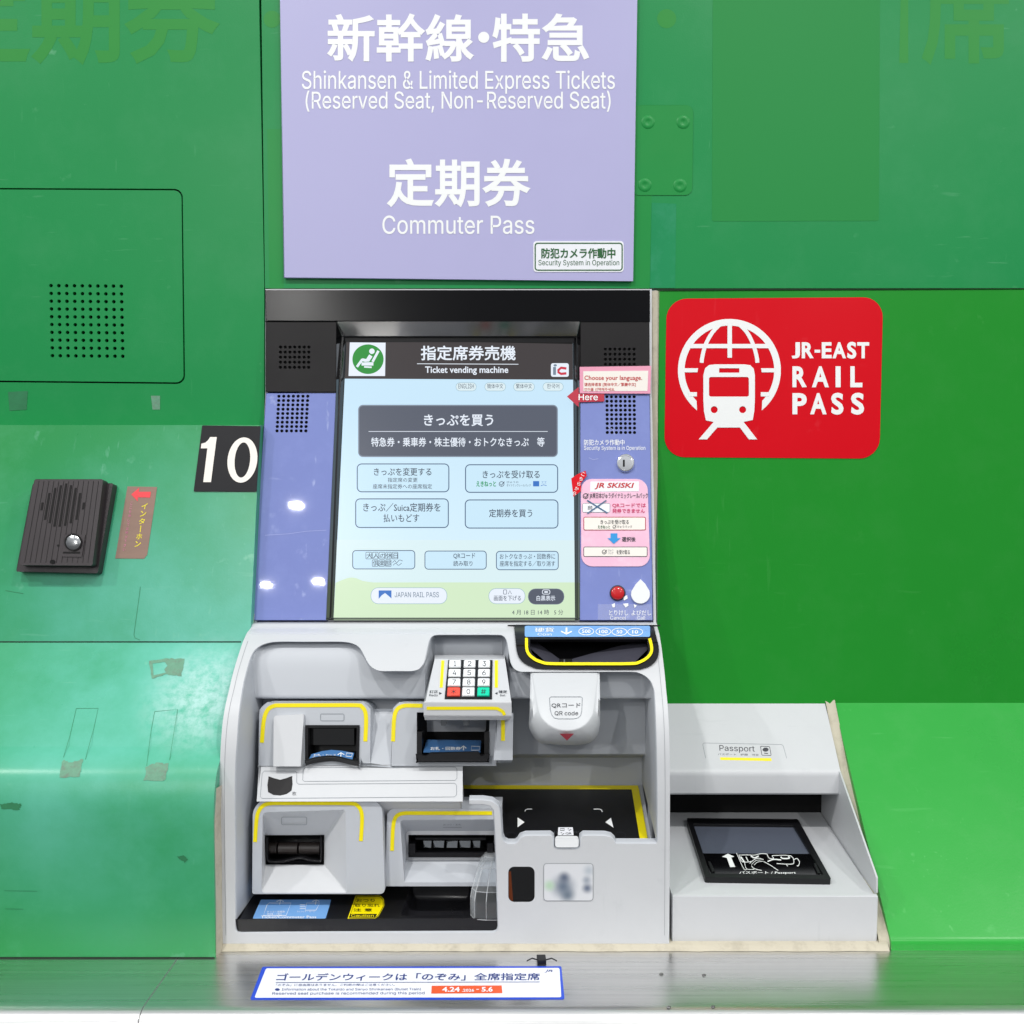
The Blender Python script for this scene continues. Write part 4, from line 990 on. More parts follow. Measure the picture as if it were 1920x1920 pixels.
# lower left ticket outlet
A3 = S((1500, 0.203), (1676, 0.209))
fun = [q3([(318, 285)])[0], q3([(850, 268)])[0], q3([(858, 802)])[0], q3([(308, 802)])[0]]
FUN = rq(fun, (7, 4, 4, 7), 4)
b = MB(); b.slab(A3, rq(((474, 1499), (716, 1498), (722, 1676), (473, 1676)), (30, 26, 10, 4)), M['lining'], 0, 0.07, [FUN], hole_back=0); m3 = b.build('ticket_outlet', tm, 0.009, 5, smooth=32)
slot3 = rq(q3([(332, 432), (714, 430), (712, 622), (336, 622)]), 1, 4)
def slot_d(surf, q, d): return [P(x, y, d) for x, y in q]
b = MB(); F0 = on(A3, FUN); F1 = slot_d(A3, slot3, 0.178)
b.loft([F0, [a_.lerp(c, 0.08) for a_, c in zip(F0, F1)], F1], M['shell'])
b.loft([F1, [Vector((p.x, p.y + 0.03, p.z)) for p in F1]], M['black'], cap1=True); b.build('funnel', m3, smooth=25)
b = MB()
for i, (xa, xb) in enumerate(((350, 412), (424, 545), (558, 688))):
    pa, pb = P(400 + xa / 3.4286, 1440 + 515 / 3.4286, 0.168), P(400 + xb / 3.4286, 1440 + 515 / 3.4286, 0.168); r = 0.007; n = 16
    ring = lambda p: [p + Vector((0, -r * math.cos(2 * math.pi * k_ / n), r * math.sin(2 * math.pi * k_ / n))) for k_ in range(n)]
    b.loft([ring(pa), ring(pb)], M['rubber'], cap0=True, cap1=True)
b.build('roller', m3)
b = MB(); fs = S((1560, 0.180), (1622, 0.181)); b.stroke(fs, smooth_poly(q3([(345, 445), (345, 580), (370, 604), (430, 604), (490, 592), (560, 580), (610, 592), (680, 600), (692, 580), (690, 445)]), 3), 3.2, M['black'], 0.002, 0.006); b.build('slot_lip', m3, 0.0006)
arch(A3, q3([(268, 476), (276, 350), (288, 285), (318, 244), (365, 228), (450, 226), (700, 226), (880, 228), (926, 242), (950, 278), (956, 340), (948, 470)]), m3, 7.2)
b = MB(); b.stroke(S((1519, 0.206), (1565, 0.180)), rr(528, 1532, 575, 1546.5, 2.5), 0.7, M['grey_ink'], 0.0008, closed=True); b.build('embossed_plate', m3)

# lower right change outlet
A4 = S((1515, 0.190), (1662, 0.197))
O4 = rq(q3([(1200, 335), (1828, 330), (1828, 735), (1228, 735)]), (6, 0, 0, 0), 4)
b = MB(); b.slab(A4, rq(q3([(1118, 262), (1850, 262), (1850, 760), (1105, 760)]), (14, 0, 0, 0)), M['lining'], 0, 0.05, [O4], hole_back=0); m4 = b.build('change_outlet', tm, 0.006, 4)
i4 = rq(q3([(1240, 405), (1810, 405), (1810, 590), (1240, 590)]), (6, 0, 0, 0), 4)
b = MB(); G0 = on(A4, O4); G1 = [P(x, y, 0.166) for x, y in i4]; i5 = rq(q3([(1254, 430), (1806, 430), (1806, 574), (1254, 574)]), (1, 0, 0, 0), 4); G2 = [P(x, y, 0.166) for x, y in i5]
b.loft([G0, G1], M['lining']); b.loft([G1, G2], M['shell']); b.loft([G2, [Vector((p.x, p.y + 0.03, p.z)) for p in G2]], M['hole'], cap1=True); b.build('funnel', m4, smooth=25)
b = MB(); S4 = S((1565, 0.170), (1608, 0.172))
for x0, x1 in ((1354, 1398), (1418, 1480), (1502, 1566), (1586, 1650), (1672, 1712)): b.slab(S4, q3([(x0, 472), (x1, 472), (x1 - 3, 508), (x0 + 3, 508)]), M['grey'], -0.004, 0.006)
b.build('roller', m4, 0.0008)
b = MB()
b.slab(S4, q3([(1254, 545), (1806, 545), (1806, 574), (1254, 574)]), M['black'], 0, 0.01); b.slab(S4, q3([(1300, 450), (1750, 450), (1750, 462), (1300, 462)]), M['black'], -0.002, 0.01)
for x in (1258, 1760): b.slab(S4, q3([(x, 488), (x + 38, 488), (x + 38, 556), (x, 556)]), M['black'], 0.003, 0.012)
b.build('slot_lip', m4, 0.001)
arch(A4, q3([(1149, 532), (1154, 400), (1164, 335), (1186, 303), (1228, 291), (1300, 290), (1550, 290), (1792, 290)]), m4, 7.2)
b = MB(); A4t = S((1536, 0.190), (1557, 0.168)); b.text(A4t, 'おつり・お札', (q3([(1478, 358)])[0], q3([(1594, 370)])[0]), M['grey_ink'], 0.0006); b.stroke(A4t, q3([(1476, 382), (1596, 382)]), 0.6, M['grey_ink'], 0.0006); b.build('embossed_plate', m4)

# ---- coin tray along the bottom
zt = P(443.8, 1726, 0.2385).z; TS = level(zt)
tray = q3([(150, 982), (268, 820), (1060, 814), (1112, 762), (1200, 750), (1240, 724), (1840, 724), (1838, 976)])
binq = rq(q3([(1268, 752), (1660, 756), (1668, 945), (1204, 950)]), 5, 4)
b = MB(); b.slab(TS, tray, M['black'], 0, 0.0135, [binq], hole_back=0)
ty = b.build('coin_tray', tm, 0.002, 3)
b = MB(); l0_ = on(TS, binq); cc = sum((p for p in l0_), Vector()) / len(l0_)
mk = lambda k_, dz: [Vector((cc.x + (p.x - cc.x) * k_, cc.y + (p.y - cc.y) * k_ + 0.004 * (1 - k_) * 5, p.z - dz)) for p in l0_]
b.loft([l0_, mk(0.985, 0.0015), mk(0.94, 0.012), mk(0.88, 0.0165), mk(0.72, 0.018)], M['bowl'], cap1=True); b.build('coin_bowl', ty, smooth=50)
b = MB(); b.sheet(TS, rq(q3([(306, 846), (758, 846), (722, 968), (252, 968)]), 2), M['sky'], 0.0004)
for pts in ([(345, 880), (360, 868), (500, 868), (468, 948), (322, 948)], [(600, 868), (684, 868), (660, 914), (590, 914)]): b.stroke(TS, q3(pts), 1.0, M['white'], 0.0007, closed=True)
for x in (432, 662): b.stroke(TS, q3([(x - 6, 878), (x, 850)]), 1.6, M['white'], 0.0007); b.stroke(TS, q3([(x - 26, 858), (x, 848), (x + 20, 858)]), 1.4, M['white'], 0.0007)
for y in (880, 892, 904): b.stroke(TS, q3([(556, y), (590, y)]), 0.9, M['white'], 0.0007)
b.text(TS, 'きっぷ・定期券', (q3([(345, 918)])[0], q3([(460, 930)])[0]), M['white'], 0.0007); b.text(TS, '領収書・ご案内', (q3([(345, 934)])[0], q3([(440, 944)])[0]), M['white'], 0.0007)
b.text(TS, 'クレジット・カード', (q3([(536, 918)])[0], q3([(652, 928)])[0]), M['white'], 0.0007)
b.text(TS, 'Ticket/Commuter Pass', (q3([(306, 949)])[0], q3([(662, 966)])[0]), M['white'], 0.0007, 0.01); b.build('tray_label', ty)
b = MB(); cs = q3([(915, 820), (1076, 822), (1096, 842), (1098, 888), (1062, 952), (1035, 970), (862, 970)])
b.sheet(TS, cs, M['yellow'], 0.0005); c2 = Vector((sum(p[0] for p in cs) / 7, sum(p[1] for p in cs) / 7))
b.stroke(TS, [(c2.x + (x - c2.x) * 0.93, c2.y + (y - c2.y) * 0.93) for x, y in cs], 0.9, M['black'], 0.0008, closed=True)
b.text(TS, 'おつり', (q3([(918, 840)])[0], q3([(1038, 862)])[0]), M['black'], 0.0008, 0.008); b.text(TS, '取り忘れ', (q3([(908, 872)])[0], q3([(1070, 893)])[0]), M['black'], 0.0008, 0.008)
b.text(TS, '注 意', (q3([(900, 902)])[0], q3([(1020, 922)])[0]), M['black'], 0.0008, 0.008)
b.sheet(TS, q3([(880, 938), (1052, 938), (1040, 960), (872, 960)]), M['black'], 0.0008); b.text(TS, 'Caution', (q3([(885, 941)])[0], q3([(1032, 957)])[0]), M['yellow'], 0.0011, 0.006)
tag(b.build('caution_sticker'), 'yellow Caution sticker about forgotten change on the black coin tray', 'sticker')
# clear guard over the tray's right end
gp = [(889, 1706), (884, 1690), (884, 1668), (892, 1640), (908, 1624), (930, 1617)]
b = MB()
lo = [P(884, 1708, 0.236), P(910, 1719, 0.2375), P(933, 1721, 0.2375)]; z0 = zt + 0.0006
base = [(P(882, 1707, 0.232).x, -0.226), (P(890, 1716, 0.236).x, -0.236), (P(912, 1721, 0.236).x, -0.2385), (P(933.5, 1722, 0.2385).x, -0.2385), (P(933.5, 1722, 0.2385).x, -0.17), (P(890, 1660, 0.17).x, -0.17)]
def gl(k_, dz, dy): 
    cxg = base[3][0]
    return [Vector((cxg + (x - cxg) * k_, -0.17 + (y + 0.17) * dy, z0 + dz)) for x, y in base]
gl_out = [gl(1, 0, 1), gl(1, 0.022, 1), gl(0.96, 0.030, 0.9), gl(0.74, 0.047, 0.52), gl(0.55, 0.053, 0.25)]
b.loft(gl_out, M['guard'], closed=True, cap1=True)
def gi(L): 
    c = sum((p for p in L), Vector()) / len(L); return [Vector((c.x + (p.x - c.x) * 0.93, c.y + (p.y - c.y) * 0.93, p.z - 0.0003)) for p in L]
b.loft([gi(L) for L in gl_out[:-1]] + [[p - Vector((0, 0, 0.002)) for p in gi(gl_out[-1])]], M['guard'], closed=True, cap1=True)
cg = b.build('clear_guard', ty, 0.0010, 2, smooth=12)
for ln in [[L[i] for L in gl_out] for i in (0, 1, 2, 3)] + [gl_out[2][:4], gl_out[3][:4], gl_out[4][:4], gl_out[0][:4]]:  # pale tubes added to imitate light caught along the guard's edges
    b = MB(); n = 6; loops = [[p + Vector((0.00055 * math.cos(2 * math.pi * i / n), -0.0004, 0.00055 * math.sin(2 * math.pi * i / n))) for i in range(n)] for p in ln]
    b.loft(loops, M['guardedge_glint'], cap0=True, cap1=True); b.build('bright_edge', cg)

# ---- scanning bed on the right
PS = S((1470, 0.068), (1590, 0.2295))
b = MB(); b.slab(PS, [(862, 1470), (1204, 1470), (1224, 1590), (937, 1590), (932, 1518), (922, 1507), (862, 1505)], M['lining'], -0.0015, 0.004)
sb = b.build('scanning_bed', tm)
b = MB(); b.slab(PS, [(868, 1479), (1184, 1480), (1201, 1584), (939, 1584), (934, 1518), (924, 1508), (868, 1504)], M['black'], 0.0005, 0.002)
bp_ = b.build('black_mat', sb)
b = MB()
b.slab(PS, [(866, 1472), (1196, 1472.5), (1198, 1479.5), (866, 1478.5)], M['yellow'], 0.0007, 0.002); b.slab(PS, [(1184.3, 1480), (1198, 1480), (1216.5, 1584), (1201.5, 1584)], M['yellow'], 0.0007, 0.002); b.build('yellow_border', sb)
b = MB(); q4 = lambda pts: tr(pts, 900, 1140, 2.909)
for pts in ([(245, 1110), (248, 1102), (260, 1097), (284, 1097)], [(620, 1097), (650, 1097), (662, 1102), (667, 1112)], [(246, 1230), (250, 1238), (262, 1242)], [(682, 1230), (678, 1238), (664, 1242)]):
    b.stroke(PS, smooth_poly(q4(pts), 3), 1.6, M['white'], 0.0009)
b.sheet(PS, q4([(205, 1142), (243, 1168), (205, 1196)]), M['white'], 0.0009); b.sheet(PS, q4([(714, 1144), (728, 1198), (684, 1168)]), M['white'], 0.0009)
for x in (170, 765): b.stroke(PS, circ(900 + x / 2.909, 1140 + 1240 / 2.909, 10, 6, 24), 0.7, M['ink'], 0.0009, closed=True)
b.text(PS, '・・|・', (q4([(375, 1216)])[0], q4([(418, 1228)])[0]), M['grey_ink'], 0.0009); b.text(PS, '・|・・', (q4([(516, 1216)])[0], q4([(556, 1228)])[0]), M['grey_ink'], 0.0009)
b.build('mat_print', sb)
b = MB(); b.sheet(PS, q4([(427, 1196), (506, 1196), (511, 1240), (424, 1240)]), M['paper'], 0.0010)
b.stroke(PS, q4([(438, 1203), (460, 1203), (460, 1213), (438, 1213)]), 1.1, M['ink'], 0.0012, closed=True)
for x, y in ((478, 1203), (490, 1206), (484, 1211), (440, 1224), (452, 1229), (446, 1233)): b.sheet(PS, q4([(x, y), (x + 8, y), (x + 8, y + 3), (x, y + 3)]), M['ink'], 0.0012)
b.text(PS, 'QR', (q4([(466, 1224)])[0], q4([(500, 1236)])[0]), M['ink'], 0.0012, 0.01); b.build('small_tag', sb)
b = MB(); LB = S((1560, 0.2370), (1600, 0.2380)); b.slab(LB, rr(1041, 1571, 1085, 1588.5, 5), M['keywhite'], 0.001, 0.006); b.build('latch_button', tm, 0.0015)
# walls of the latch notch are the recess wall; window and picture sticker below
b = MB(); WF = S((1615, 0.2375), (1700, 0.2390)); b.slab(WF, rr(951, 1623, 1004, 1693, 12), M['shell'], -0.004, 0.001); 
b.slab(WF, rr(953, 1625, 1002.5, 1691, 11), M['gloss'], -0.0015, 0.002); b.slab(WF, [(953.5, 1634), (958, 1634), (962, 1690), (957, 1688), (953.5, 1682)], M['amber'], -0.0009, 0.001); b.build('sensor_window', tm)

def blotch():
    m = mat('faded_picture', (214, 216, 220), 0.4, 0.03, 10)
    n = m.node_tree.nodes; L = m.node_tree.links; b_ = n['Principled BSDF']; g = n.new('ShaderNodeNewGeometry')
    prev = b_.inputs['Base Color'].links[0].from_socket
    for px, py, rad, col in ((1056, 1662, 0.020, (92, 108, 128)), (1058, 1645, 0.010, (84, 96, 118)), (1064, 1678, 0.013, (100, 114, 130)), (1101, 1665, 0.009, (88, 100, 124)), (1100, 1650, 0.008, (150, 158, 170)), (1030, 1660, 0.010, (176, 206, 176)), (1104, 1632, 0.010, (180, 188, 196))):
        v = n.new('ShaderNodeVectorMath'); v.operation = 'DISTANCE'; L.new(g.outputs['Position'], v.inputs[0]); v.inputs[1].default_value = WF.hit(px, py)[0]
        r = n.new('ShaderNodeMapRange'); r.interpolation_type = 'SMOOTHSTEP'; r.inputs['From Min'].default_value = rad; r.inputs['From Max'].default_value = 0; r.inputs['To Max'].default_value = 0.95; L.new(v.outputs['Value'], r.inputs['Value'])
        x = n.new('ShaderNodeMix'); x.data_type = 'RGBA'; L.new(r.outputs[0], x.inputs['Factor']); L.new(prev, x.inputs['A']); x.inputs['B'].default_value = lin(col) + (1,); prev = x.outputs['Result']
    L.new(prev, b_.inputs['Base Color']); return m
b = MB(); b.slab(WF, rr(1019.5, 1619, 1112, 1689, 6), blotch(), 0.0006, 0.0006); b.stroke(WF, rr(1019.5, 1619, 1112, 1689, 6), 0.8, M['grey'], 0.0008, closed=True)
tag(b.build('picture_sticker'), 'pale sticker with a blurry blue grey picture, right of the dark sensor window', 'sticker')
b = MB(); b.sheet(BS, [(471, 1178.5), (921, 1178), (921, 1188.5), (468, 1189.5)], M['film'], 0.0004, rows=[r for r, _ in PR if 1178 < r < 1190]); tag(b.build('clear_tape'), 'long strip of clear tape on the grey ledge below the screen', 'tape')

# ================================================================== STICKERS ON THE MACHINE
def onLP(o): return LP
CL = Surf([(a_[0], a_[1]) for a_ in (LP.yz[0], LP.yz[1])])
CK = CL; CL = S((680, 0.0105), (742, 0.0150)); b = MB(); b.slab(CL, [(1087, 688), (1221, 686), (1219.5, 738), (1087, 737.5)], M['pink2'], 0.0018, 0.0004); b.sheet(CL, [(1093.5, 696), (1215.5, 695), (1214, 733), (1094, 733.5)], M['cream'], 0.0021)
b.text(CL, 'Choose your language.', ((1095.5, 704), (1204, 715)), M['redink'], 0.0024, 0.012); b.text(CL, '请选择语言 [简体中文／繁體中文]', ((1095.5, 717.5), (1192, 725)), M['redink'], 0.0024, 0.008)
b.text(CL, '언어를 선택해주세요.', ((1095.5, 727), (1153, 733)), M['redink'], 0.0024, 0.004)
tag(b.build('language_sticker'), 'pink bordered sticker reading Choose your language, right of the screen', 'sticker')
CL = CK
b = MB(); b.slab(CL, [(1063, 743.5), (1085, 725.5), (1085, 736.5), (1133, 736), (1133, 752.5), (1085, 754), (1085, 763)], M['crimson'], 0.0028, 0.0005); b.text(CL, 'Here', ((1085, 739), (1121, 750.5)), M['white'], 0.0032, 0.006)
tag(b.build('arrow_sticker'), 'dark red arrow sticker reading Here, pointing at the screen', 'sticker')
b = MB(); b.slab(CL, rq(((1089, 898), (1214, 898), (1219, 1062), (1090, 1062)), 21, 6), M['pink'], 0.0016, 0.0014)
b.sheet(CL, [(1107, 903), (1198, 902.5), (1198, 921), (1106.5, 922)], M['paper'], 0.0019); b.text(CL, 'JR SKISKI', ((1115, 905), (1189, 917.5)), M['redink'], 0.0023, 0.025, 2, 0.22)
def tick(b, cx, cy, s_=1.0):
    b.stroke(CL, circ(cx, cy, 4.6 * s_, 4.6 * s_, 14), 1.3 * s_, M['ink'], 0.0022, closed=True); b.stroke(CL, [(cx - 2.5 * s_, cy), (cx, cy + 2.6 * s_), (cx + 5.4 * s_, cy - 4.6 * s_)], 1.5 * s_, M['ink'], 0.0023)
tick(b, 1098, 930); b.text(CL, 'JR東日本びゅうダイナミックレールパック', ((1105.5, 924), (1215, 936)), M['ink'], 0.0022, 0.008)
def box(b, x0, y0, x1, y1, edge, face, e_=1.4):
    b.sheet(CL, rr(x0, y0, x1, y1, 3), edge, 0.0019); b.sheet(CL, rr(x0 + e_, y0 + e_, x1 - e_, y1 - e_, 2), face, 0.0021)
box(b, 1092, 943.5, 1144, 961, M['grey_ink'], M['paper'], 0.8); b.text(CL, '読取', ((1102, 948), (1111, 956)), M['ink'], 0.0024)
b.stroke(CL, [(1101, 938), (1139, 962)], 2.4, M['steelblue'], 0.0027); b.stroke(CL, [(1137, 938), (1101, 963)], 2.4, M['steelblue'], 0.0029)
b.text(CL, '※QRコードでは', ((1148, 943.5), (1211, 952)), M['rose'], 0.0022, 0.016); b.text(CL, '発券できません', ((1148, 953.5), (1209, 962)), M['rose'], 0.0022, 0.016)
box(b, 1094, 969, 1211, 994.5, M['crimson'], M['cream']); b.text(CL, 'きっぷを受け取る', ((1126, 974.5), (1179, 983)), M['ink'], 0.0024, 0.008); b.text(CL, 'えきねっと', ((1121, 985), (1144, 991)), M['dkgreen'], 0.0024, 0.02); tick(b, 1152, 988, 0.65); b.text(CL, 'びゅうパック', ((1157, 985), (1185, 990)), M['ink'], 0.0024)
b.sheet(CL, [(1145, 1000), (1157.5, 1000), (1157.5, 1009), (1164, 1009), (1151, 1020), (1139, 1009), (1145, 1009)], M['arrowblue'], 0.0022); b.text(CL, '選択後', ((1166, 1006.5), (1192, 1015.5)), M['ink'], 0.0022, 0.012)
box(b, 1094, 1025, 1214, 1044, M['ink'], M['cream'], 1.2); tick(b, 1133, 1035, 0.85); b.text(CL, 'びゅう', ((1140, 1030), (1150, 1034)), M['grey_ink'], 0.0024); b.text(CL, 'パック', ((1140, 1035), (1150, 1039.5)), M['grey_ink'], 0.0024); b.text(CL, 'を受け取る', ((1156, 1031), (1181, 1039.5)), M['ink'], 0.0024, 0.01)
tag(b.build('ski_sticker'), 'tall pink rounded sticker with red slanted heading and a crossed-out box, beside the screen', 'sticker')
b = MB(); b.slab(CL, [(1071, 897), (1083, 889), (1098, 882.5), (1100, 892), (1089.5, 905), (1089, 921), (1075, 931.5)], M['red'], 0.0035, 0.0005)
for i, ch in enumerate('こちらから'):
    t = i / 4; cx, cy = 1093.5 + (1077.5 - 1093.5) * t, 889 + (925 - 889) * t; a_ = math.radians(24); u = Vector((math.cos(a_), math.sin(a_))) * 3.4; v = Vector((-u.y, u.x)); c = Vector((cx, cy))
    b.text(CL, ch, [c - u - v, c + u - v, c + u + v, c - u + v], M['white'], 0.0040, 0.006)
tag(b.build('arrow_sticker'), 'small tilted red arrow sticker with hiragana at the corner of the tall pink sticker', 'sticker')

# ================================================================== SIGNS ON THE WALL
SG = S((0, 0.006), (540, 0.006))
b = MB(); b.slab(SG, [(524.5, -120), (1195.5, -120), (1186, 526), (532.5, 520.5)], M['purple'], 0, 0.006); 
a = empty('sign_board', P(860, 523, 0.003), 'large lilac sign for limited express tickets and commuter passes', 'sign')
b.build('board', a, 0.0008)
b = MB(); WT = M['white']
b.text(SG, '新幹線', ((613, 25), (889, 116)), WT, 0.0004, 0.021, 4); b.sheet(SG, circ(907, 70, 10.5, 10.5, 28), WT, 0.0004); b.text(SG, '特急', ((923, 25), (1105, 116)), WT, 0.0004, 0.021, 4)
b.text(SG, 'Shinkansen & Limited Express Tickets', ((566, 132), (1153, 176)), WT, 0.0004, 0.004, 4)
b.text(SG, '(Reserved Seat, Non-Reserved Seat)', ((573, 170), (1145, 211)), WT, 0.0004, 0.004, 4)
b.text(SG, '定期券', ((725, 297), (995, 389)), WT, 0.0004, 0.021, 4)
b.text(SG, 'Commuter Pass', ((717, 404), (1002, 439)), WT, 0.0004, 0.004, 4); b.build('lettering', a)
b = MB(); b.slab(SG, rr(1000, 452, 1169.5, 510, 6), M['paper'], 0.0007, 0.0006); b.stroke(SG, rr(1003.5, 456, 1166.5, 506.5, 5), 2.2, M['dkgreen'], 0.0010, closed=True)
b.text(SG, '防犯カメラ作動中', ((1015, 465), (1154, 485)), M['dkgreen'], 0.0010, 0.028, 3); b.text(SG, 'Security System in Operation', ((1009.5, 487), (1161, 500)), M['dkgreen'], 0.0010, 0.0, 3)
tag(b.build('security_sticker'), 'white and green security camera sticker on the lilac sign', 'sticker')

# red rail pass sticker
T4 = lambda pts: tr(pts, 1220, 530, 2.743)
b = MB(); b.slab(RW, rq(((1250, 560), (1656, 557), (1649, 860), (1245.5, 857)), 38, 8), M['red'], 0.0008, 0.0008)
W, of = M['white'], 0.0011
gc = (1367.6, 694.5); ro, ri = 96.5, 84.0
arc = [math.radians(t) for t in range(128, 413, 4)]        # open at the bottom
m_ = 70; outer = [(gc[0] + ro * math.cos(t), gc[1] + ro * math.sin(t)) for t in [math.radians(129 + 282 * i / m_) for i in range(m_ + 1)]]; inner_ = [(gc[0] + ri * math.cos(t), gc[1] + ri * math.sin(t)) for t in [math.radians(137 + 266 * i / m_) for i in range(m_ + 1)]]
b.loft([[RW.hit(x, y, of)[0] for x, y in outer], [RW.hit(x, y, of)[0] for x, y in inner_]], W, closed=False)
b.sheet(RW, T4([(395, 205), (418, 205), (418, 386), (395, 386)]), W, of + 0.00025)
b.stroke(RW, smooth_poly(T4([(366, 206), (318, 255), (282, 320), (266, 380), (262, 412)]), 4), 7.4, W, of + 0.0001); b.stroke(RW, smooth_poly(T4([(447, 206), (495, 255), (528, 320), (545, 380), (549, 412)]), 4), 7.4, W, of + 0.0001)
for q in ([(205, 315), (605, 315), (612, 337), (198, 337)], [(172, 440), (244, 440), (240, 461), (172, 461)], [(568, 440), (640, 440), (640, 461), (571, 461)], [(190, 563), (238, 563), (238, 585), (200, 585)], [(566, 563), (616, 563), (606, 585), (566, 585)]):
    b.sheet(RW, T4(q), W, of + 0.0002)
train = [(300, 424), (330, 420), (480, 420), (512, 424), (530, 442), (536, 475), (536, 600), (533, 660), (525, 706), (478, 716), (548, 806), (505, 806), (459, 745), (343, 745), (290, 806), (247, 806), (324, 716), (284, 708), (274, 660), (271, 600), (271, 475), (280, 440)]
holes = [T4(rr(300, 485, 505, 586, 10)), T4(rr(352, 440, 456, 463, 2)), T4(circ(327, 653, 18, None, 18)), T4(circ(473, 653, 18, None, 18))]
b.sheet(RW, T4(train), W, of + 0.0003, holes)
for t, x0, y0, x1, y1 in (('J', 725, 306, 768, 390), ('R', 777, 306, 838, 389), ('E', 880, 306, 931, 389), ('A', 935, 306, 1005, 389), ('S', 1010, 304, 1058, 391), ('T', 1062, 306, 1124, 389),
                          ('R', 729, 430, 803, 538), ('A', 829, 430, 917, 538), ('I', 951, 430, 977, 538), ('L', 1027, 430, 1089, 538),
                          ('P', 729, 568, 803, 677), ('A', 820, 568, 905, 677), ('S', 928, 566, 992, 679), ('S', 1030, 566, 1098, 679)):
    b.text(RW, t, T4([(x0, y0), (x1, y1)]), W, of, 0.038, 4)
b.sheet(RW, T4([(843, 345), (872, 345), (872, 360), (843, 360)]), W, of)
tag(b.build('rail_pass_sticker'), 'big red rounded sticker with a white train and globe emblem', 'sticker')

# number plate and intercom on the left casing
NP = S((797, 0.039), (1203, 0.104))
b = MB(); b.slab(NP, rq(((379, 797.5), (488.4, 799), (481, 922), (363, 921.5)), 2), M['plate'], 0.0012, 0.0012)
b.sheet(NP, tr([(1350, 135), (1393, 135), (1356, 425), (1306, 425), (1333, 208), (1291, 208), (1294, 178), (1322, 170), (1340, 152)], 0, 780, 3.428), M['cream'], 0.0016)
sh0 = lambda pts: [(454.5 + x - y * 0.075, 862.5 + y) for x, y in pts]
b.sheet(NP, sh0(circ(0, 0, 28, 42.5, 40)), M['cream'], 0.0016, holes=[sh0(circ(0, 0, 14.5, 33, 36))])
tag(b.build('number_plate'), 'black number plate reading 10 left of the ticket machine', 'number plate')
b = MB(); b.slab(NP, [(239, 912), (294.6, 913), (276, 1040), (270, 1047.5), (216, 1047)], M['tape'], 0.0005, 0.0004)
b.sheet(NP, [(246, 927), (261, 914.5), (260.5, 922), (283, 922), (281.5, 933), (259, 932.5), (258, 940)], M['redarrow'], 0.0008)
for i, ch in enumerate('インターホン'):
    cx, cy = 271 - i * 2.5, 949 + i * 14.2
    if ch == 'ー': b.stroke(NP, [(cx + 0.8, cy - 6), (cx - 0.8, cy + 6)], 1.5, M['yellowink'], 0.0008)
    else: b.text(NP, ch, [(cx - 4.6, cy - 5.4), (cx + 6.4, cy - 5.4), (cx + 4.6, cy + 5.4), (cx - 6.4, cy + 5.4)], M['yellowink'], 0.0008, 0.012)
for i, ch in enumerate('ここを押してお呼び下さい'):
    cx, cy = 246.5 - i * 1.25, 943.5 + i * 7.9; b.text(NP, ch, [(cx - 1.9, cy - 2.6), (cx + 2.7, cy - 2.6), (cx + 1.9, cy + 2.6), (cx - 2.7, cy + 2.6)], M['pinkink'], 0.0008)
tag(b.build('intercom_label'), 'brown vertical sticker with a red arrow and yellow katakana beside the intercom', 'sticker')

ic = empty('intercom', NP.hit(120, 1080)[0], 'dark brown door intercom with slotted speaker and round button', 'intercom')
def onp(px, py, off): return NP.hit(px, py, off)[0]
q6 = lambda pts: tr(pts, 0, 780, 3.428)
# base plate: front outline seen at 15 mm, cover front at 26 mm
b = MB(); BQ = rq(q6([(212, 432), (728, 432), (628, 1012), (104, 1000)]), 4, 3)
b.slab(NP, BQ, M['intercom'], 0.013, 0.013); b.build('back_box', ic, 0.0012)
CV = q6([(222, 406), (664, 406), (594, 962), (122, 958)])
ridge = []
b = MB(); b.slab(NP, rq(CV, 4, 4), M['intercom'], 0.026, 0.014); cv = b.build('cover', ic, 0.0022, 3)
def uv(u, v):
    tl, t_r, br, bl = [Vector(p) for p in CV]; p = (tl * (1 - u) + t_r * u) * (1 - v) + (bl * (1 - u) + br * u) * v; return (p.x, p.y)
for i in range(13):
    u = 0.07 + i * 0.072; b = MB(); b.stroke(NP, [uv(u, 0.02), uv(u, 0.97)], 0.9, M['intercom_dark'], 0.0263)
    b.build('groove', cv)
for i, (v0, v1) in enumerate(((0.27, 0.36), (0.16, 0.47), (0.10, 0.51), (0.07, 0.55), (0.05, 0.55), (0.07, 0.54), (0.10, 0.51), (0.16, 0.47), (0.27, 0.35))):
    u = 0.175 + i * 0.0735; b = MB(); b.slab(NP, [uv(u - 0.014, v0), uv(u + 0.014, v0), uv(u + 0.014, v1), uv(u - 0.014, v1)], M['intercom_dark'], 0.0266, 0.0006); b.build('speaker_slot', cv)
b = MB(); b.slab(NP, q6([(418, 762), (547, 762), (524, 905), (394, 903)]), M['intercom'], 0.0272, 0.001); b.slab(NP, q6([(408, 872), (516, 874), (512, 884), (404, 882)]), M['intercom_dark'], 0.0276, 0.0004); b.build('button_plate', cv, 0.0004)
b = stack(NP, 137, 1016.5, [(16.5, 0.0272), (16, 0.0295), (14.6, 0.0295), (14.4, 0.0275)], M['intercom_dark'], cap=False); b.build('button_ring', cv)
b = stack(NP, 137, 1017, [(14.2, 0.0272), (13.6, 0.0298), (10, 0.0308), (5, 0.0313), (1.5, 0.0314)], M['dullchrome']); b.build('call_button', cv)
b = MB(); b.slab(NP, circ(98.5, 1053.5, 5.2, 4.2, 18), M['hole'], 0.0266, 0.0004); b.slab(NP, circ(109, 1023, 2.4, 2.2, 12), M['intercom_dark'], 0.0266, 0.0004); b.build('screw_hole', cv)

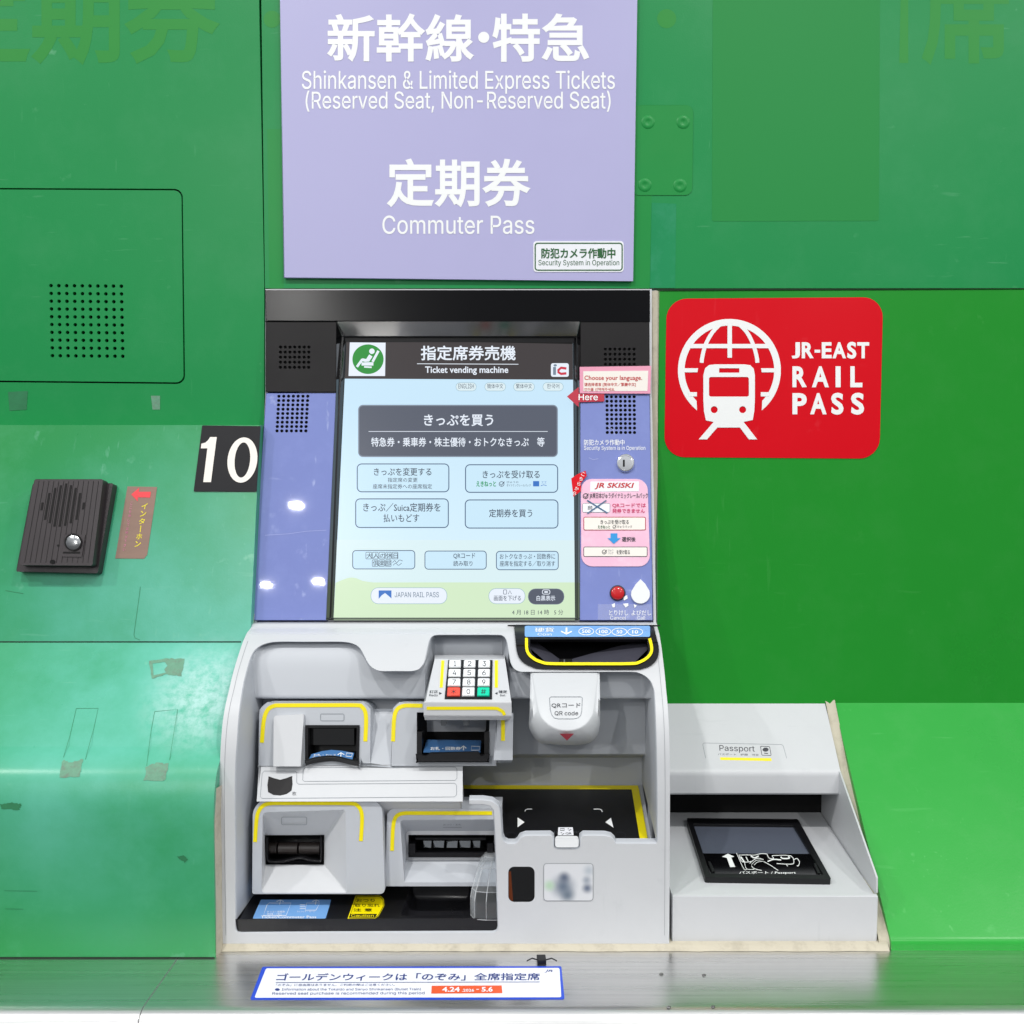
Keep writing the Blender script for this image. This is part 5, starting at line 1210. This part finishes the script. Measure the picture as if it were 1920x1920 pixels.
# ================================================================== PASSPORT SCANNER
XP0, XP1 = 0.1505, 0.392
ps = empty('passport_scanner', P(1450, 1790, 0.1), 'light grey passport scanner with dark glass and a sloping lid', 'passport scanner')
PT = S((1316, 0.002), (1446, 0.079))
lidp = [(1316, 0.002), (1440, 0.0765), (1445, 0.0795), (1450, 0.0815), (1456, 0.0822), (1487, 0.0822), (1489.5, 0.080)]
b = MB(); q0 = []; q1 = []
for r, d_ in lidp:
    p = P(CX, r, d_); q0.append(Vector((XP0, p.y, p.z))); q1.append(Vector((XP1, p.y, p.z)))
zl = q0[-1].z
for y, z in ((-0.06, zl), (0.0, zl)): q0.append(Vector((XP0, y, z))); q1.append(Vector((XP1, y, z)))
b.loft([q0, q1], M['shell'], closed=False); b.face(q0, M['shell']); b.face(q1, M['shell']); b.build('lid', ps, smooth=40)
# side cheek, base box
front = [P(CX, r, d_) for r, d_ in ((1680, 0.2325), (1787, 0.2335))]
z1, z2 = front[0].z, front[1].z; yf = front[0].y
bk_z = P(CX, 1527, 0.012).z
b = MB()
def prism(b, yz, xa, xb, m_):
    A = [Vector((xa, y, z)) for y, z in yz]; B = [Vector((xb, y, z)) for y, z in yz]; b.loft([A, B], m_, cap0=True, cap1=True)
chk = [(-0.0, P(CX, 1440, 0.077).z), (-0.077, P(CX, 1446, 0.0795).z)] ; c0 = P(CX, 1446, 0.0795); cf = P(CX, 1645, 0.229)
prism(b, [(0, c0.z), (c0.y, c0.z), (cf.y, cf.z), (cf.y - 0.001, z1 + 0.002), (0.0, bk_z - 0.01)], XP1 - 0.0022, XP1 + 0.0008, M['shell']); b.build('side_cheek', ps, 0.0008)
b = MB(); prism(b, [(0.0, bk_z), (yf, z1), (yf, z2), (0.0, z2)], XP0 + 0.0005, XP1 - 0.0028, M['shell']); base_o = b.build('base', ps, 0.0012)
b = MB(); prism(b, [(yf + 0.004, z1 + 0.0012), (yf - 0.0018, z1 + 0.0006), (yf - 0.0018, z2), (yf + 0.004, z2)], XP0 + 0.0012, XP1 - 0.0006, M['shell']); b.build('front_plate', ps, 0.0009)
b = MB(); b.face([(XP0, -0.004, bk_z - 0.01), (XP1, -0.004, bk_z - 0.01), (XP1, -0.004, zl + 0.01), (XP0, -0.004, zl + 0.01)], M['hole'])
b.face([(XP0, -0.004, zl - 0.0006), (XP1 - 0.003, -0.004, zl - 0.0006), (XP1 - 0.003, -0.076, zl - 0.0006), (XP0, -0.076, zl - 0.0006)], M['hole']); b.build('dark_interior', ps)
GS = Surf([(0.0, bk_z), (yf, z1)])
gq = [(1287, 1534), (1496, 1536), (1558.5, 1648.5), (1322, 1645)]
b = MB(); gi_ = [(1300, 1545), (1488, 1547), (1544, 1640), (1331, 1637.5)]
b.slab(GS, rq(gq, 3, 3), M['black'], 0.007, 0.007, [gi_], hole_back=0.006); gf = b.build('scanner_frame', ps, 0.0016)
b = MB(); b.slab(GS, [(1299, 1544), (1490, 1546), (1522, 1601), (1318, 1600)], M['glass'], 0.0035, 0.002); b.build('scanner_glass', gf)
b = MB(); b.slab(GS, [(1317, 1600), (1522, 1601), (1546, 1641), (1331, 1639)], M['gloss'], 0.0045, 0.003)
T5 = lambda pts: tr(pts, 1220, 1280, 3.556)
of = 0.0049; W = M['white']
b.sheet(GS, T5([(515, 1140), (558, 1160), (537, 1166), (564, 1228), (530, 1230), (508, 1168), (476, 1160)]), W, of)
for pts, wd in (([(572, 1135), (620, 1240), (640, 1244)], 1.0), ([(585, 1150), (640, 1148), (690, 1150), (735, 1140), (775, 1142)], 1.2), ([(590, 1155), (612, 1195), (670, 1192)], 1.2), ([(775, 1142), (790, 1170), (820, 1172), (810, 1155), (830, 1152), (935, 1155), (955, 1200), (930, 1210), (840, 1206)], 1.2), ([(955, 1180), (975, 1172), (992, 1195), (984, 1222), (975, 1218)], 1.2),
                ([(660, 1205), (690, 1180), (720, 1170), (752, 1180)], 1.2), ([(672, 1212), (702, 1186), (735, 1182)], 0.9), ([(690, 1216), (712, 1196), (750, 1190)], 0.9), ([(672, 1220), (690, 1240), (740, 1252)], 1.1), ([(752, 1192), (800, 1218), (850, 1252)], 1.1), ([(780, 1192), (820, 1178), (870, 1182)], 2.2), ([(900, 1208), (914, 1224)], 1.0), ([(668, 1155), (692, 1168), (720, 1155)], 2.4), ([(600, 1160), (625, 1196)], 2.6), ([(635, 1160), (650, 1190)], 1.6), ([(868, 1160), (880, 1172), (925, 1170), (918, 1158)], 2.4), ([(626, 1198), (640, 1242), (690, 1244)], 1.0)):
    b.stroke(GS, smooth_poly(T5(pts), 3), wd, W, of)
b.text(GS, 'パスポート / Passport', T5([(590, 1256), (968, 1278)]), W, of, 0.01); b.build('instruction_plate', gf)
for x0 in ((384, 1192), (1088, 1203)):
    b = MB(); b.slab(GS, T5([(x0[0], x0[1]), (x0[0] + 14, x0[1]), (x0[0] + 44, x0[1] + 66), (x0[0] + 28, x0[1] + 66)]), M['black'], 0.0075, 0.003); b.build('clip', gf, 0.0006)
b = MB(); b.slab(PT, rq(((1317, 1393), (1468, 1396), (1478, 1433), (1325, 1431)), 4), M['shell'], 0.0005, 0.0004)
b.stroke(PT, rq(((1317, 1393), (1468, 1396), (1478, 1433), (1325, 1431)), 4), 0.6, M['grey_ink'], 0.0007, closed=True)
b.text(PT, 'Passport', [(1348.5, 1397), (1414.5, 1398.5), (1415.5, 1412), (1349.5, 1410.5)], M['ink'], 0.0008); b.text(PT, 'パスポート　护照　여권', [(1346, 1412), (1422, 1413.5), (1422, 1417.5), (1346, 1416)], M['ink'], 0.0008)
b.sheet(PT, [(1350, 1420), (1446, 1421.5), (1447, 1427), (1351, 1425)], M['yellow'], 0.0008); b.stroke(PT, rq(((1426, 1399), (1443, 1400), (1446, 1416.5), (1428.5, 1416)), 1.5), 1.0, M['ink'], 0.0008, closed=True)
b.sheet(PT, circ(1435.5, 1405.5, 5.6, 3.8), M['ink'], 0.0008); b.sheet(PT, [(1433, 1411.5), (1440, 1412), (1440, 1413.5), (1433, 1413)], M['ink'], 0.0008)
tag(b.build('passport_label'), 'pale Passport sticker with a yellow bar on the scanner lid', 'sticker')

# ================================================================== SEALANT, NOTICE, SCRAP
zs = zc
# left of the machine, between casing and shell
pts = []
for r, d_ in [(1480, 0.2482), (1540, 0.2562), (1600, 0.2572), (1700, 0.2592), (1800, 0.2612)]:
    p = P(CX, r, d_); pts.append((p.y + 0.001, p.z))
b = MB(); L0 = [Vector((XA - 0.0005 + random.uniform(-.0003, .0003), y, z)) for y, z in pts]; L1 = [Vector((XA + 0.0022 + random.uniform(-.0004, .0004), y + 0.012, z)) for y, z in pts]; L2 = [Vector((XA + 0.0005, y + 0.04, z)) for y, z in pts]
b.loft([L0, L1, L2], M['caulk'], closed=False); tag(b.build('sealant_bead', smooth=80), 'beige upright sealant bead left of the ticket machine', 'sealant', 'beige sealant beads')
# upper left gap beside the violet panel
b = MB(); L0, L1 = [], []
for r, d_ in ((1085, 0.066), (1120, 0.074), (1165, 0.086), (1185, 0.094), (1202, 0.1)):
    p = P(CX, r, d_); L0.append(Vector((XA - 0.004, p.y - 0.001, p.z))); L1.append(Vector((XA + 0.0005, p.y - 0.001, p.z)))
b.loft([L0, L1], M['caulk'], closed=False); tag(b.build('sealant_bead', smooth=80), 'short dirty sealant bead between the left casing and the violet panel', 'sealant', 'beige sealant beads')
# right of the console, against the bright green panel
b = MB(); L0 = []; L1 = []; L2 = []
for r, d_ in ((546, 0.0), (735, 0.004), (900, 0.006), (1165, 0.008)):
    p = P(CX, r, d_); L0.append(Vector((XB + 0.0002, p.y, p.z))); L1.append(Vector((XB + 0.004, -0.0052, p.z))); L2.append(Vector((XB + 0.0095 - (0.004 if r > 900 else 0), -0.0045, p.z)))
b.loft([L0, L1, L2], M['caulk'], closed=False); tag(b.build('sealant_bead', smooth=80), 'thin upright sealant bead between the screen console and the right green wall', 'sealant', 'beige sealant beads')
# foot of the machine and scanner
b = MB(); xs = [XA + 0.0 + i * (0.402 - XA) / 60 for i in range(61)]
L0 = [Vector((x, -0.2410 + random.uniform(-.0006, .0006), zs + 0.0060)) for x in xs]; L1 = [Vector((x, -0.2428 + random.uniform(-.0006, .0006), zs + 0.0034)) for x in xs]; L2 = [Vector((x, -0.2470 + random.uniform(-.0008, .0008), zs + 0.0003)) for x in xs]
L3 = [Vector((x, -0.2, zs + 0.0062)) for x in xs]
b.loft([L3, L0, L1, L2], M['caulk'], closed=False); tag(b.build('sealant_bead', smooth=80), 'long beige sealant bead along the foot of the ticket machine and scanner', 'sealant', 'beige sealant beads')
# right of the scanner
b = MB(); L0 = []; L1 = []
for r, d_ in ((1312, 0.0045), (1450, 0.0755), (1600, 0.155), (1700, 0.207), (1756, 0.236), (1768, 0.240), (1800, 0.243)):
    p = P(CX, r, d_); L0.append(Vector((XP1 + 0.0004, p.y + 0.002, p.z))); L1.append(Vector((XR + 0.0006, p.y - 0.0005, p.z)))
b.loft([L0, [(a_ + c) / 2 + Vector((0, 0.0025, -0.0025)) for a_, c in zip(L0, L1)], L1], M['caulk'], closed=False); tag(b.build('sealant_bead', smooth=80), 'slanting sealant bead between the passport scanner and the right casing', 'sealant', 'beige sealant beads')

b = MB(); b.slab(CT, rq(((492, 1812.5), (1052.5, 1811.5), (1058.5, 1873), (469, 1874)), 3), M['navyedge'], 0.0006, 0.0005); b.sheet(CT, rq(((499, 1815.5), (1049, 1814.8), (1052.5, 1869.8), (477, 1870.8)), 3), M['paper'], 0.0009)
INK, of = M['blueink'], 0.0012
b.text(CT, 'ゴールデンウィークは「のぞみ」全席指定席', [(521, 1825), (1012, 1824), (1012.5, 1838), (517, 1839)], INK, of, 0.014, 3); b.stroke(CT, [(517, 1842.2), (1012, 1841)], 1.0, INK, of)
b.text(CT, '※「のぞみ」に自由席はありません。ご利用の際はご注意ください。', [(518, 1844.5), (740, 1844), (740, 1848.5), (517, 1849)], INK, of)
b.sheet(CT, circ(520, 1855.3, 4.4, 2.4), INK, of); b.text(CT, 'Information about the Tokaido and Sanyo Shinkansen (Bullet Train)', [(529, 1852.5), (789, 1852), (789, 1857.8), (528, 1858.3)], INK, of)
b.text(CT, 'Reserved seat purchase is recommended during this period', [(511, 1860), (796, 1859), (796, 1865.5), (510, 1866.3)], INK, of)
b.sheet(CT, [(809.5, 1848.2), (940.5, 1847.6), (942, 1862), (808.5, 1862.8)], M['orange'], of)
b.text(CT, '4.24', [(829, 1850.5), (862, 1850.3), (862, 1859.5), (829, 1859.7)], M['paper'], of + 0.0003, 0.03); b.text(CT, '.2026', [(866, 1854), (889, 1854), (889, 1859.4), (866, 1859.4)], M['paper'], of + 0.0003, 0.02); b.stroke(CT, [(893, 1855), (898, 1855)], 1.2, M['paper'], of + 0.0003); b.text(CT, '5.6', [(903, 1850.2), (924, 1850.2), (924, 1859.4), (903, 1859.4)], M['paper'], of + 0.0003, 0.03)
b.text(CT, 'JR', [(1022, 1818), (1037, 1818), (1036, 1823.5), (1021, 1823.5)], INK, of, 0.01, 2, 0.2)
tag(b.build('holiday_notice'), 'long white sticker with a blue edge and orange date box on the steel counter', 'sticker')
b = MB(); c = CT.hit(1016, 1806)[0]
b.loft([[c + Vector((x, y, z)) for x, y in ((-.005, -.005), (.005, -.004), (.004, .008), (-.006, .008))] for z in (0.0, 0.003, 0.006)], M['black'], cap1=True)
for s_ in (-1, 1):
    for k_ in range(1):
        p0 = c + Vector((0.004 * s_, 0.004 * (k_ - 1), 0.006)); pp = [p0, p0 + Vector((0.007 * s_, 0.002 * (k_ - 1), 0.003 + 0.001 * k_)), p0 + Vector((0.013 * s_, 0.004 * (k_ - 1), 0.001 - 0.002 * k_))]
        n = 6; loops = [[p + Vector((0, 0.0009 * math.cos(2 * math.pi * i / n), 0.0009 * math.sin(2 * math.pi * i / n))) for i in range(n)] for p in pp]; b.loft(loops, M['black'])
tag(b.build('wire_stub', None, 0.001), 'frayed black cable end poking from the sealant above the white notice', 'cable')

for c_, o_ in _curves.values():
    bpy.data.objects.remove(o_); bpy.data.curves.remove(c_)
